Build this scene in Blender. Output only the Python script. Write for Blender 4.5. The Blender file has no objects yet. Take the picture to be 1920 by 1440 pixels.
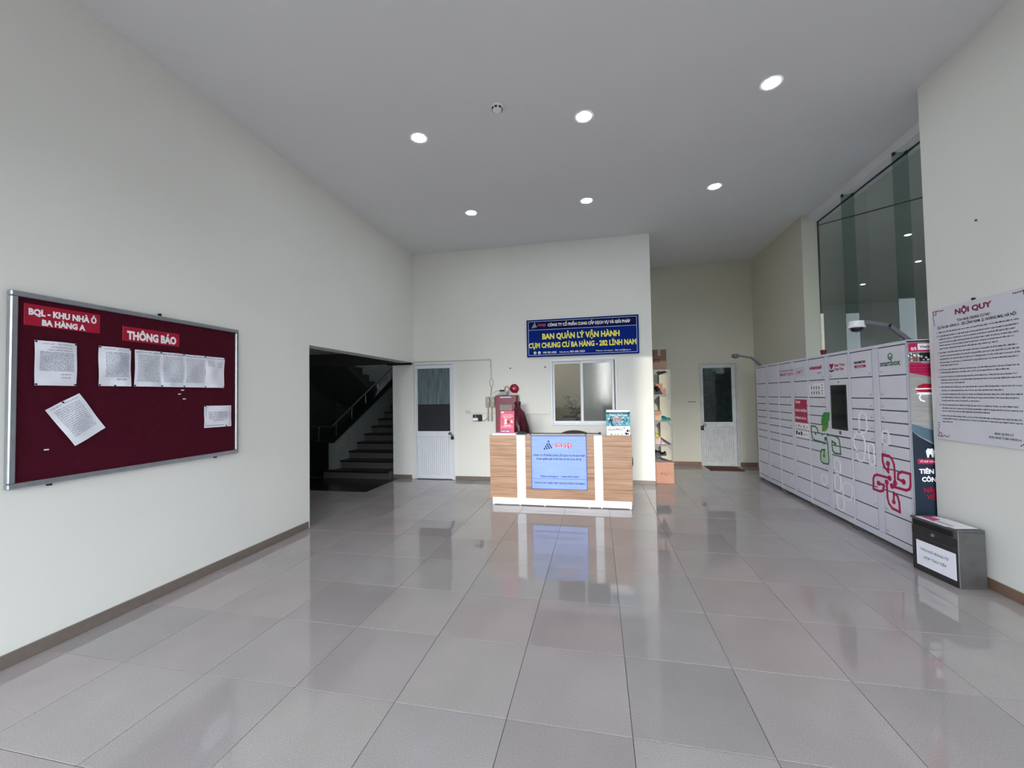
import bpy, bmesh, math, random
from mathutils import Vector, Matrix
random.seed(7)
PI = math.pi
S = bpy.context.scene
COL = S.collection
# ------------------------------------------------------------------ camera
yaw, pitch, roll = math.radians(11.84786), math.radians(1.66343), math.radians(0.97467)
fw = Vector((-math.sin(yaw)*math.cos(pitch), math.cos(yaw)*math.cos(pitch), math.sin(pitch)))
rt = Vector((math.cos(yaw), math.sin(yaw), 0))
dn = fw.cross(rt)
r2 = rt*math.cos(roll) + dn*math.sin(roll)
d2 = dn*math.cos(roll) - rt*math.sin(roll)
cam = bpy.data.objects.new('camera', bpy.data.cameras.new('camera'))
COL.objects.link(cam)
M = Matrix.Identity(4)
for i in range(3):
    M[i][0], M[i][1], M[i][2] = r2[i], -d2[i], -fw[i]
M[0][3], M[1][3], M[2][3] = 0.47495, -2.59293, 1.5916
cam.matrix_world = M
cam.data.sensor_width = 36.0
cam.data.lens = 761.31/1920*36.0
cam.data.clip_start = 0.05
S.camera = cam
# ------------------------------------------------------------------ world, sun, exposure
W = bpy.data.worlds.new('sky'); S.world = W; W.use_nodes = True
bg = W.node_tree.nodes['Background']
bg.inputs[0].default_value = (0.82, 0.91, 1.0, 1); bg.inputs[1].default_value = 6.0
sun = bpy.data.objects.new('sun', bpy.data.lights.new('sun', 'SUN'))
COL.objects.link(sun)
sun.data.energy = 1.3; sun.data.angle = math.radians(0.35); sun.data.color = (1.0, 0.93, 0.80)
sun.rotation_euler = Vector((0.004, 1.0, -0.10)).to_track_quat('-Z', 'Y').to_euler()
haze = bpy.data.objects.new('sun_aureole', bpy.data.lights.new('sun_aureole', 'SUN'))   # added wide second sun: soft frontal fill for the back wall
COL.objects.link(haze)
haze.data.energy = 3.0; haze.data.angle = math.radians(18); haze.data.color = (1.0, 0.98, 0.95)
haze.rotation_euler = Vector((0.03, 1.0, -0.13)).to_track_quat('-Z', 'Y').to_euler()
def portal(x, z, w, h, y):
    L = bpy.data.objects.new('daylight_portal', bpy.data.lights.new('daylight_portal', 'AREA'))
    COL.objects.link(L); L.location = (x, y, z); L.rotation_euler = (PI/2, 0, 0)
    L.data.shape = 'RECTANGLE'; L.data.size = w; L.data.size_y = h
    L.data.cycles.is_portal = True
portal(0.3, 1.6, 6.4, 3.2, -4.65)
portal(8.9, 2.03, 9.0, 4.06, -4.65)
S.view_settings.view_transform = 'Standard'; S.view_settings.look = 'None'
S.view_settings.gamma = 1.0; S.view_settings.use_curve_mapping = False
S.view_settings.exposure = 0.40
S.cycles.use_denoising = True
S.cycles.max_bounces = 14; S.cycles.diffuse_bounces = 8; S.cycles.glossy_bounces = 5
S.cycles.transparent_max_bounces = 24; S.cycles.sample_clamp_indirect = 8
S.cycles.caustics_reflective = False; S.cycles.caustics_refractive = False

# ------------------------------------------------------------------ materials
def lin(c):
    f = lambda v: v/12.92 if v <= 0.04045 else ((v+0.055)/1.055)**2.4
    return tuple(f(v/255) for v in c)
MC = {}
def mat(name, rgb, rough=0.6, metal=0.0, var=0.06, scale=6.0, bump=0.0, bscale=60.0, spec=0.4, emit=0.0, stretch=None):
    if name in MC: return MC[name]
    m = bpy.data.materials.new(name); MC[name] = m; m.use_nodes = True
    nt = m.node_tree; n = nt.nodes; p = n['Principled BSDF']
    c = lin(rgb)
    tc = n.new('ShaderNodeTexCoord'); src = tc.outputs['Object']
    if stretch:
        mp = n.new('ShaderNodeMapping'); mp.inputs['Scale'].default_value = stretch
        nt.links.new(src, mp.inputs[0]); src = mp.outputs[0]
    nz = n.new('ShaderNodeTexNoise'); nz.inputs['Scale'].default_value = scale; nz.inputs['Detail'].default_value = 4
    nt.links.new(src, nz.inputs['Vector'])
    rp = n.new('ShaderNodeValToRGB')
    rp.color_ramp.elements[0].position = 0.3; rp.color_ramp.elements[1].position = 0.7
    rp.color_ramp.elements[0].color = tuple(v*(1-var) for v in c)+(1,)
    rp.color_ramp.elements[1].color = tuple(min(1, v*(1+var)) for v in c)+(1,)
    nt.links.new(nz.outputs['Fac'], rp.inputs[0]); nt.links.new(rp.outputs[0], p.inputs['Base Color'])
    p.inputs['Roughness'].default_value = rough; p.inputs['Metallic'].default_value = metal
    p.inputs['Specular IOR Level'].default_value = spec
    if bump:
        nb = n.new('ShaderNodeTexNoise'); nb.inputs['Scale'].default_value = bscale; nb.inputs['Detail'].default_value = 3
        nt.links.new(src, nb.inputs['Vector'])
        b = n.new('ShaderNodeBump'); b.inputs['Strength'].default_value = bump; b.inputs['Distance'].default_value = 0.004
        nt.links.new(nb.outputs['Fac'], b.inputs['Height']); nt.links.new(b.outputs[0], p.inputs['Normal'])
    if emit:
        p.inputs['Emission Color'].default_value = c+(1,); p.inputs['Emission Strength'].default_value = emit
    return m
def glass_mat(name, tint, refl=1.45, rough=0.0, haze=None):
    m = bpy.data.materials.new(name); MC[name] = m; m.use_nodes = True
    nt = m.node_tree; n = nt.nodes; n.remove(n['Principled BSDF'])
    out = n['Material Output']
    tr = n.new('ShaderNodeBsdfTransparent'); tr.inputs[0].default_value = tint+(1,)
    gl = n.new('ShaderNodeBsdfGlossy'); gl.inputs['Roughness'].default_value = rough
    fr = n.new('ShaderNodeFresnel'); fr.inputs[0].default_value = refl
    mx = n.new('ShaderNodeMixShader')
    base = tr.outputs[0]
    if haze:
        df = n.new('ShaderNodeBsdfDiffuse'); df.inputs[0].default_value = lin(haze[0])+(1,)
        m2 = n.new('ShaderNodeMixShader')
        if len(haze) > 2:
            tc = n.new('ShaderNodeTexCoord'); mp = n.new('ShaderNodeMapping'); mp.inputs['Scale'].default_value = haze[2]
            nz = n.new('ShaderNodeTexNoise'); nz.inputs['Scale'].default_value = 1.0; nz.inputs['Detail'].default_value = 5
            mt = n.new('ShaderNodeMath'); mt.operation = 'MULTIPLY'; mt.inputs[1].default_value = haze[1]*2
            nt.links.new(tc.outputs['Object'], mp.inputs[0]); nt.links.new(mp.outputs[0], nz.inputs['Vector'])
            nt.links.new(nz.outputs['Fac'], mt.inputs[0]); nt.links.new(mt.outputs[0], m2.inputs[0])
        else:
            m2.inputs[0].default_value = haze[1]
        nt.links.new(tr.outputs[0], m2.inputs[1]); nt.links.new(df.outputs[0], m2.inputs[2]); base = m2.outputs[0]
    ge = n.new('ShaderNodeNewGeometry'); iv = n.new('ShaderNodeMath'); iv.operation = 'SUBTRACT'; iv.inputs[0].default_value = 1
    mf = n.new('ShaderNodeMath'); mf.operation = 'MULTIPLY'
    nt.links.new(ge.outputs['Backfacing'], iv.inputs[1]); nt.links.new(iv.outputs[0], mf.inputs[0]); nt.links.new(fr.outputs[0], mf.inputs[1])
    nt.links.new(mf.outputs[0], mx.inputs[0]); nt.links.new(base, mx.inputs[1]); nt.links.new(gl.outputs[0], mx.inputs[2])
    nt.links.new(mx.outputs[0], out.inputs[0])
    return m
def tile_mat(name, rgb, rough, vary):
    m = bpy.data.materials.new(name); MC[name] = m; m.use_nodes = True
    nt = m.node_tree; n = nt.nodes; p = n['Principled BSDF']; c = lin(rgb)
    oi = n.new('ShaderNodeObjectInfo')
    rp = n.new('ShaderNodeValToRGB'); e = rp.color_ramp.elements
    e[0].position = 0; e[0].color = (c[0]*(1-vary), c[1]*(1-vary), c[2]*(1-vary*0.8), 1)
    e[1].position = 1; e[1].color = (c[0]*(1+vary*.6), c[1]*(1+vary*.55), c[2]*(1+vary*.35), 1)
    q = e.new(0.35); q.color = (c[0]*1.04, c[1]*0.97, c[2]*0.99, 1)
    q = e.new(0.7); q.color = (c[0]*1.0, c[1]*1.0, c[2]*1.02, 1)
    nt.links.new(oi.outputs['Random'], rp.inputs[0])
    tc = n.new('ShaderNodeTexCoord')
    nz = n.new('ShaderNodeTexNoise'); nz.inputs['Scale'].default_value = 160; nz.inputs['Detail'].default_value = 2
    nt.links.new(tc.outputs['Object'], nz.inputs['Vector'])
    n2 = n.new('ShaderNodeTexNoise'); n2.inputs['Scale'].default_value = 2.2; n2.inputs['Detail'].default_value = 3; n2.noise_dimensions = '4D'
    nt.links.new(tc.outputs['Object'], n2.inputs['Vector']); nt.links.new(oi.outputs['Random'], n2.inputs['W'])
    mr = n.new('ShaderNodeMapRange'); mr.inputs[1].default_value = .3; mr.inputs[2].default_value = .7
    mr.inputs[3].default_value = .86; mr.inputs[4].default_value = 1.14
    nt.links.new(nz.outputs['Fac'], mr.inputs[0])
    m3 = n.new('ShaderNodeMapRange'); m3.inputs[1].default_value = .3; m3.inputs[2].default_value = .7
    m3.inputs[3].default_value = .94; m3.inputs[4].default_value = 1.06
    nt.links.new(n2.outputs['Fac'], m3.inputs[0])
    mu = n.new('ShaderNodeMath'); mu.operation = 'MULTIPLY'
    nt.links.new(mr.outputs[0], mu.inputs[0]); nt.links.new(m3.outputs[0], mu.inputs[1])
    vm = n.new('ShaderNodeVectorMath'); vm.operation = 'SCALE'
    nt.links.new(rp.outputs[0], vm.inputs[0]); nt.links.new(mu.outputs[0], vm.inputs['Scale'])
    nt.links.new(vm.outputs[0], p.inputs['Base Color'])
    p.inputs['Roughness'].default_value = rough; p.inputs['Specular IOR Level'].default_value = 0.85
    return m
def wood_mat(name, a, b):
    m = bpy.data.materials.new(name); MC[name] = m; m.use_nodes = True
    nt = m.node_tree; n = nt.nodes; p = n['Principled BSDF']
    tc = n.new('ShaderNodeTexCoord'); mp = n.new('ShaderNodeMapping'); mp.inputs['Scale'].default_value = (1.6, 1.6, 34)
    nt.links.new(tc.outputs['Object'], mp.inputs[0])
    nz = n.new('ShaderNodeTexNoise'); nz.inputs['Scale'].default_value = 1.0; nz.inputs['Detail'].default_value = 6; nz.inputs['Distortion'].default_value = 0.6
    nt.links.new(mp.outputs[0], nz.inputs['Vector'])
    rp = n.new('ShaderNodeValToRGB'); e = rp.color_ramp.elements
    e[0].position = .32; e[0].color = lin(a)+(1,); e[1].position = .66; e[1].color = lin(b)+(1,)
    nt.links.new(nz.outputs['Fac'], rp.inputs[0]); nt.links.new(rp.outputs[0], p.inputs['Base Color'])
    p.inputs['Roughness'].default_value = .45
    return m
M_wall = mat('wall_paint', (230, 230, 224), .75, var=.015, scale=1.2, bump=.06, bscale=90, spec=.25)
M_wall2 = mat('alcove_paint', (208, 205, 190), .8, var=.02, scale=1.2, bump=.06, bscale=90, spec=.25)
M_ceil = mat('ceiling_paint', (226, 226, 228), .85, var=.015, scale=.8, bump=.05, bscale=50, spec=.2)
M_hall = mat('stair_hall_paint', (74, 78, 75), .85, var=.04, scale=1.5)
M_beyond = mat('outer_hall_paint', (190, 192, 190), .85, var=.03, scale=.8)
M_beyond_c = mat('outer_hall_ceiling', (196, 196, 190), .85, var=.03, scale=.8)
M_grout = mat('grout', (84, 80, 78), .8)
M_tile = tile_mat('polished_tile', (164, 158, 157), .05, .11)
M_dtile = tile_mat('dark_granite', (38, 37, 37), .2, .12)
M_step = mat('step_granite', (86, 83, 80), .35, var=.15, scale=40)
M_tread = mat('tread_granite', (30, 28, 28), .3, var=.2, scale=40)
M_base = mat('baseboard_tile', (118, 108, 100), .3, var=.08, scale=20)
M_baseb = mat('baseboard_brown', (122, 96, 80), .3, var=.08, scale=20)
M_alu = mat('white_aluminium', (226, 229, 236), .35, var=.02)
M_alu_old = mat('worn_aluminium', (196, 198, 197), .45, var=.10, scale=9)
M_silver = mat('brushed_aluminium', (176, 180, 186), .32, .85, var=.08, scale=20)
M_maroon = mat('maroon_felt', (70, 11, 30), .85, var=.12, scale=30, bump=.1, bscale=400, spec=.15)
M_crimson = mat('crimson_vinyl', (164, 8, 46), .4, var=.03)
M_white = mat('white_print', (244, 242, 246), .5, var=.01)
M_paper = mat('paper', (232, 233, 242), .75, var=.03, scale=14)
M_ink = mat('grey_ink', (142, 146, 160), .8, var=.05)
M_ink_d = mat('dark_ink', (38, 38, 48), .7, var=.05)
M_inkred = mat('plum_ink', (134, 42, 74), .7, var=.05)
M_tack = mat('black_plastic', (16, 16, 18), .4, var=.05)
M_black = mat('matt_black', (20, 20, 24), .55, var=.08)
M_navy = mat('navy_vinyl', (8, 18, 72), .7, var=.04, spec=.12)
M_blue = mat('blue_vinyl', (2, 36, 124), .7, var=.04, spec=.12)
M_yellow = mat('yellow_print', (250, 243, 96), .5, var=.02)
M_ltblue = mat('pale_blue_print', (190, 206, 236), .5, var=.02)
M_pink = mat('pink_print', (214, 82, 110), .5, var=.03)
M_wood = wood_mat('striped_laminate', (152, 112, 85), (186, 149, 120))
M_lamw = mat('white_laminate', (246, 246, 248), .3, var=.01)
M_steelblue = mat('brushed_blue_plate', (104, 126, 178), .36, .35, var=.10, scale=3, stretch=(1, 1, 26))
M_inkblue = mat('navy_ink', (10, 16, 56), .7, spec=.15)
M_inkrose = mat('rose_print', (196, 22, 48), .6, spec=.2)
M_alarm = mat('maroon_enamel', (112, 12, 44), .35, var=.06)
M_alarm_r = mat('red_enamel', (150, 18, 46), .3, var=.05)
M_grey = mat('grey_plastic', (158, 158, 152), .5, var=.05)
M_beige = mat('beige_plastic', (172, 168, 154), .5, var=.06)
M_cable = mat('cable_sheath', (206, 206, 196), .5)
M_locker = mat('locker_enamel', (214, 214, 226), .42, var=.015)
M_lockerd = mat('locker_door', (220, 219, 230), .40, var=.012)
M_gap = mat('locker_gap_shade', (36, 37, 52), .7)
M_screen = mat('kiosk_screen', (14, 26, 34), .12, var=.4, scale=9)
M_magenta = mat('magenta_print', (176, 20, 78), .45, var=.02)
M_green = mat('green_print', (44, 140, 62), .45, var=.06)
M_dgreen = mat('dark_green_print', (52, 116, 62), .45, var=.04)
M_lgreen = mat('olive_leaf_print', (96, 140, 40), .45, var=.06)
M_palegreen = mat('washed_green_print', (186, 204, 190), .5)
M_paleprint = mat('pale_print', (236, 236, 244), .45, var=.01)
M_num = mat('number_grey', (140, 140, 152), .6)
M_adgrey = mat('ad_grey', (150, 150, 148), .6, var=.16, scale=5, stretch=(1, 1, 6))
M_adnavy = mat('ad_navy', (22, 36, 54), .5, var=.2, scale=4)
M_adteal = mat('ad_teal', (78, 104, 120), .5, var=.2, scale=4)
M_steel = mat('dull_steel', (112, 112, 112), .42, .75, var=.10, scale=12)
M_steeld = mat('dark_steel', (66, 64, 66), .45, .6, var=.10, scale=12)
M_card = mat('cardboard', (176, 132, 112), .8, var=.05, scale=8)
M_cardd = mat('brown_cardboard', (116, 92, 78), .8, var=.05, scale=8)
M_galv = mat('galvanised_steel', (126, 128, 128), .6, .2, var=.12, scale=25)
M_teal = mat('teal_cloth', (20, 132, 128), .8, var=.2, scale=20)
M_lime = mat('lime_cloth', (190, 196, 60), .8, var=.1, scale=20)
M_cloth = mat('grey_cloth', (104, 102, 110), .85, var=.1, scale=20)
M_pinkcloth = mat('pale_pink_cloth', (206, 180, 188), .85, var=.1, scale=20)
M_wrap = mat('maroon_plastic_wrap', (70, 8, 32), .25, var=.45, scale=9, bump=.5, bscale=14)
M_mat = mat('brown_doormat', (92, 58, 52), .95, var=.15, scale=60, bump=.4, bscale=300)
M_dome = mat('tinted_dome', (18, 18, 26), .12)
M_cam = mat('camera_grey', (98, 100, 108), .45)
M_camw = mat('camera_white', (225, 226, 230), .4)
M_leaf = mat('plant_leaf', (62, 84, 52), .5, var=.2, scale=12)
M_pot = mat('plant_pot', (150, 110, 90), .6)
M_office = mat('office_paint', (190, 182, 164), .85, var=.03, scale=2)
M_darkwood = mat('office_cabinet', (104, 88, 74), .5, var=.1, scale=6)
M_lamp = mat('lamp_lens', (240, 247, 255), .5, emit=88.0, var=0)
M_lampf = mat('lamp_lens_far', (246, 250, 255), .5, emit=40.0, var=0)
M_rim = mat('lamp_rim', (240, 240, 242), .4)
M_cap = mat('dark_red_cap', (96, 22, 38), .5)
M_cream = mat('sunlit_cream', (236, 232, 212), .6, var=.03)
M_cyan = mat('aqua_print', (84, 160, 172), .5, var=.45, scale=16)
M_dteal = mat('deep_teal_print', (24, 92, 108), .5, var=.15, scale=20)
M_ground = mat('paving', (84, 83, 80), .8, var=.08, scale=1)
M_render = mat('outside_render', (232, 228, 218), .9, var=.05, scale=1)
M_rail = mat('stair_rail', (170, 170, 170), .25, .9)
M_darkpanel = mat('dark_dado', (26, 26, 28), .35, var=.1)
M_handle = mat('door_handle_metal', (120, 116, 110), .3, .8)
G_clear = glass_mat('clear_glass', (.81, .84, .84))
G_fin = glass_mat('green_glass', (.71, .78, .77), 1.6)
G_sash = glass_mat('window_glass', (.62, .64, .62), 1.5, .04)
G_film = glass_mat('filmed_window_glass', (.42, .45, .44), 1.5, .10, ((150, 156, 152), .30))
G_doortop = glass_mat('frosted_door_glass', (.10, .12, .13), 1.45, .12, ((140, 160, 166), .50, (60, 60, 3)))
G_doorlow = glass_mat('dark_door_glass', (.10, .11, .12), 1.5, .06, ((78, 80, 86), .5))
G_dark = glass_mat('dark_teal_glass', (.08, .11, .11), 1.5, .08, ((40, 54, 54), .55, (8, 8, 8)))

# ------------------------------------------------------------------ object helpers
def tagit(o, label=None, cat=None, group=None, kind=None):
    if label: o['label'] = label
    if cat: o['category'] = cat
    if group: o['group'] = group
    if kind: o['kind'] = kind
    return o
def thing(name, label, cat, loc=(0, 0, 0), rz=0.0, group=None):
    o = bpy.data.objects.new(name, None); COL.objects.link(o)
    o.location = loc; o.rotation_euler = (0, 0, rz); o.empty_display_size = .1
    return tagit(o, label, cat, group)
def struct(name, label, loc=(0, 0, 0), rz=0.0):
    o = bpy.data.objects.new(name, None); COL.objects.link(o)
    o.location = loc; o.rotation_euler = (0, 0, rz)
    return tagit(o, label, None, None, 'structure')
UT = {}
def unit_text(s, bold):
    k = (s, bold)
    if k in UT: return UT[k]
    c = bpy.data.curves.new('t', 'FONT'); c.body = s; c.size = 1.0; c.offset = bold; c.resolution_u = 2
    o = bpy.data.objects.new('t', c)
    me = bpy.data.meshes.new_from_object(o)
    v = [tuple(x.co) for x in me.vertices]; f = [tuple(p.vertices) for p in me.polygons]
    bpy.data.objects.remove(o); bpy.data.curves.remove(c); bpy.data.meshes.remove(me)
    UT[k] = (v, f); return UT[k]
CAPH = {}
def caph(bold):
    if bold not in CAPH: CAPH[bold] = max(p[1] for p in unit_text('H', bold)[0])
    return CAPH[bold]
class MB:
    def __init__(s): s.v = []; s.f = []; s.sm = []
    def add(s, v, f, smooth=False):
        o = len(s.v); s.v += [tuple(p) for p in v]
        s.f += [tuple(o+i for i in q) for q in f]; s.sm += [smooth]*len(f); return s
    def box(s, x0, x1, y0, y1, z0, z1, b=0.0):
        if x0 > x1: x0, x1 = x1, x0
        if y0 > y1: y0, y1 = y1, y0
        if z0 > z1: z0, z1 = z1, z0
        b = min(b, (x1-x0)/2.5, (y1-y0)/2.5, (z1-z0)/2.5)
        if b <= 0:
            v = [(x, y, z) for x in (x0, x1) for y in (y0, y1) for z in (z0, z1)]
            return s.add(v, [(0, 1, 3, 2), (4, 6, 7, 5), (0, 4, 5, 1), (2, 3, 7, 6), (0, 2, 6, 4), (1, 5, 7, 3)])
        bm = bmesh.new()
        vs = [bm.verts.new((x, y, z)) for x in (x0, x1) for y in (y0, y1) for z in (z0, z1)]
        for q in [(0, 1, 3, 2), (4, 6, 7, 5), (0, 4, 5, 1), (2, 3, 7, 6), (0, 2, 6, 4), (1, 5, 7, 3)]: bm.faces.new([vs[i] for i in q])
        bmesh.ops.bevel(bm, geom=list(bm.edges), offset=b, segments=1, profile=.5, affect='EDGES')
        bm.verts.index_update()
        s.add([v.co[:] for v in bm.verts], [[v.index for v in f.verts] for f in bm.faces]); bm.free(); return s
    def cyl(s, a, b, r, n=14, r2=None, caps=True):
        a = Vector(a); b = Vector(b); d = (b-a).normalized(); r2 = r if r2 is None else r2
        u = d.orthogonal().normalized(); w = d.cross(u)
        ring = lambda p, rr: [p+(u*math.cos(2*PI*i/n)+w*math.sin(2*PI*i/n))*rr for i in range(n)]
        v = ring(a, r)+ring(b, r2); f = [(i, (i+1) % n, n+(i+1) % n, n+i) for i in range(n)]
        s.add(v, f, True)
        if caps:
            s.add(ring(a, r), [tuple(range(n))[::-1]]); s.add(ring(b, r2), [tuple(range(n))])
        return s
    def tube(s, pts, r, n=8):
        pts = [Vector(p) for p in pts]; v = []; f = []
        u = None
        for i, p in enumerate(pts):
            d = (pts[min(i+1, len(pts)-1)]-pts[max(i-1, 0)]).normalized()
            u = d.orthogonal().normalized() if u is None else (u-d*u.dot(d)).normalized()
            w = d.cross(u)
            v += [p+(u*math.cos(2*PI*k/n)+w*math.sin(2*PI*k/n))*r for k in range(n)]
        for i in range(len(pts)-1):
            f += [(i*n+k, i*n+(k+1) % n, (i+1)*n+(k+1) % n, (i+1)*n+k) for k in range(n)]
        f += [tuple(range(n))[::-1], tuple((len(pts)-1)*n+k for k in range(n))]
        return s.add(v, f, True)
    def lathe(s, prof, c=(0, 0, 0), n=20, axis='z', sx=1.0, sy=1.0):
        v = []; f = []
        for r, h in prof:
            for k in range(n):
                a = 2*PI*k/n; x, y, z = r*math.cos(a)*sx, r*math.sin(a)*sy, h
                if axis == 'y': x, y, z = x, z, y
                v.append((c[0]+x, c[1]+y, c[2]+z))
        for i in range(len(prof)-1):
            f += [(i*n+k, i*n+(k+1) % n, (i+1)*n+(k+1) % n, (i+1)*n+k) for k in range(n)]
        if prof[0][0] > 1e-6: f.append(tuple(range(n))[::-1])
        if prof[-1][0] > 1e-6: f.append(tuple((len(prof)-1)*n+k for k in range(n)))
        return s.add(v, f, True)
    def prism(s, poly, y0, y1):
        n = len(poly); v = [(x, y0, z) for x, z in poly]+[(x, y1, z) for x, z in poly]
        f = [tuple(range(n)), tuple(range(2*n-1, n-1, -1))]+[(i, n+i, n+(i+1) % n, (i+1) % n) for i in range(n)]
        return s.add(v, f)
    def path(s, pts, w, y0, y1, closed=False):
        n = len(pts); m = n if closed else n-1
        for i in range(m):
            a = Vector(pts[i]); b = Vector(pts[(i+1) % n]); d = (b-a)
            if d.length < 1e-6: continue
            d.normalize(); q = Vector((-d.y, d.x))*w/2; e = d*w*.35
            s.prism([tuple(a-e+q), tuple(a-e-q), tuple(b+e-q), tuple(b+e+q)], y0-(i % 3)*.00012, y1)
        return s
    def disc(s, x, z, r, y0, y1, n=14):
        y0 -= .0005; return s.prism([(x+r*math.cos(-2*PI*i/n), z+r*math.sin(-2*PI*i/n)) for i in range(n)], y0, y1)
    def text(s, t, x0, z0, cap, y, x1=None, align='l', bold=.02):
        """flat lettering on the plane y, facing -y; x0..x1 is the run, cap the capital height"""
        v, f = unit_text(t, bold)
        if not v: return s
        a = min(p[0] for p in v); b = max(p[0] for p in v); k = cap/caph(bold)
        kx = (x1-x0)/(b-a) if x1 is not None else k
        off = x0-a*kx
        if x1 is None and align == 'c': off = x0-(a+b)/2*kx
        if x1 is None and align == 'r': off = x0-b*kx
        return s.add([(off+p[0]*kx, y, z0+p[1]*k) for p in v], f)
    def scribble(s, x0, x1, z, h, y, rnd):
        """an unreadable line of print: word-like clusters of small strokes"""
        x = x0
        while x < x1-h*.3:
            n = rnd.randint(2, 7)
            for _ in range(n):
                if x >= x1-h*.3: break
                wv = h*rnd.uniform(.26, .5)
                k = rnd.random(); top = h*(1.0 if k > .3 else 1.5); bot = -h*.45 if k > .88 else 0
                t = h*.2
                xx = min(x+wv, x1)
                s.add([(x, y, z+bot), (x+t, y, z+bot), (x+t, y, z+top), (x, y, z+top)], [(0, 1, 2, 3)])
                zz = z+h*rnd.choice((.0, .4, .78))
                s.add([(x, y, zz), (xx, y, zz), (xx, y, zz+t), (x, y, zz+t)], [(0, 1, 2, 3)])
                if rnd.random() > .4: s.add([(xx-t, y, z), (xx, y, z), (xx, y, z+h), (xx-t, y, z+h)], [(0, 1, 2, 3)])
                x = xx+h*.16
            x += h*.42
        return s
    def mesh(s, name, m):
        me = bpy.data.meshes.new(name); me.from_pydata(s.v, [], s.f); me.materials.append(m)
        me.polygons.foreach_set('use_smooth', s.sm)
        bm = bmesh.new(); bm.from_mesh(me)
        if any(s.sm): bmesh.ops.remove_doubles(bm, verts=bm.verts, dist=1e-6)
        closed = all(len(e.link_faces) == 2 for e in bm.edges)
        if closed: bmesh.ops.recalc_face_normals(bm, faces=bm.faces)
        bm.to_mesh(me); bm.free(); me.update()
        if any(s.sm):
            try: me.set_sharp_from_angle(angle=math.radians(40))
            except Exception: pass
        return me
    def build(s, name, m, parent=None, loc=None, label=None, kind=None):
        o = bpy.data.objects.new(name, s.mesh(name, m)); COL.objects.link(o)
        if parent is not None: o.parent = parent
        if loc: o.location = loc
        if label: o['label'] = label
        if kind: o['kind'] = kind
        return o
def write(parent, name, m, y, rows):
    """each run of lettering is a part of its own: (text, x0, z, cap, x1, bold)"""
    for t, x0, z, cap, x1, bd in rows: MB().text(t, x0, z, cap, y, x1, bold=bd).build(name, m, parent)
def link_copy(o, parent, loc=None):
    c = o.copy(); COL.objects.link(c); c.parent = parent
    if loc: c.location = loc
    return c
def copy_tree(o, parent=None):
    c = o.copy(); COL.objects.link(c)
    if parent is not None: c.parent = parent
    for ch in list(o.children): copy_tree(ch, c)
    return c
def wallbox(name, m, x0, x1, y0, y1, z0, z1, label=None):
    o = MB().box(x0, x1, y0, y1, z0, z1).build(name, m)
    return tagit(o, label, None, None, 'structure')

# ------------------------------------------------------------------ room shell
H = 4.42
XL, XR, YB, YA, XA, YF = -3.06, 3.49, 4.85, 6.95, 3.77, -4.6
YE = 1.865                                   # end of the right wall
floor = tagit(MB().box(-8.2, 4.0, YF, 8.6, -.12, -.004).build('floor', M_grout), None, None, None, 'structure')
FULL = MB().box(.0015, .5985, .0015, .5985, -.02, 0, .0012).mesh('tile', M_tile)
def lay(rects, m, gx=.6, gy=.6, ox=0., oy=0.):
    for x0, x1, y0, y1 in rects:
        for i in range(math.floor((x0-ox)/gx+1e-6), math.ceil((x1-ox)/gx-1e-6)):
            for j in range(math.floor((y0-oy)/gy+1e-6), math.ceil((y1-oy)/gy-1e-6)):
                a, b = max(x0, ox+i*gx), min(x1, ox+(i+1)*gx); c, d = max(y0, oy+j*gy), min(y1, oy+(j+1)*gy)
                if b-a < .02 or d-c < .02: continue
                if m is M_tile and abs(b-a-.6) < 1e-4 and abs(d-c-.6) < 1e-4: me = FULL
                else: me = MB().box(.0015, b-a-.0015, .0015, d-c-.0015, -.02, 0, .0012).mesh('tile', m)
                o = bpy.data.objects.new('tile', me); COL.objects.link(o); o.parent = floor; o.location = (a, c, 0)
lay([(XL, XR, YF, 1.8), (XL, 4.0, 1.8, 4.8), (XL, 1.43, 4.8, YB), (1.43, XA, 4.8, YA), (-7.2, XL, 1.2, 3.68), (-3.4, XL, 3.68, YB)], M_tile)
lay([(-5.8, -3.4, 3.68, 4.68)], M_dtile, .6, .5, -5.8, 3.68)
wallbox('ceiling', M_ceil, XL-.3, 3.87, YF-.2, YA+.2, H, H+.2, 'white painted lobby ceiling')
# left wall with the stair hall opening
wallbox('wall_left', M_wall, XL-.24, XL, YF, 1.87, 0, H)
wallbox('wall_left_lintel', M_wall, XL-.24, XL, 1.87, YB+.15, 2.275, H)
# back wall: door_1 x -3.02..-2.25 ; window x -.36..0.82
yb1 = YB+.15
bw = MB()
bw.box(-3.52, -3.06, YB, yb1, 0, 2.27); bw.box(-3.06, 1.43, YB, yb1, 2.26, H)
bw.box(-2.24, -.36, YB, yb1, 0, 2.26); bw.box(.825, 1.43, YB, yb1, 0, 2.26); bw.box(-.36, .825, YB, yb1, 0, 1.04)
bw.box(-.36, .825, YB, yb1, 2.24, 2.26)
tagit(bw.build('wall_back', M_wall), None, None, None, 'structure')
wallbox('wall_office_side', M_wall, 1.28, 1.43, yb1, YA, 0, H)
wallbox('wall_alcove', M_wall2, 1.28, XA+.2, YA, YA+.15, 0, H)
wr = MB(); wr.box(XA, XA+.23, 4.75, YA, 0, H)
tagit(wr.build('wall_alcove_right', M_wall2), None, None, None, 'structure')
wallbox('wall_right', M_wall, XR, 4.0, YF, YE, 0, H)
wallbox('beam_right', M_ceil, 3.87, 4.1, YE, 4.75, 4.31, H+.2, 'white beam above the glass wall')
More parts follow.
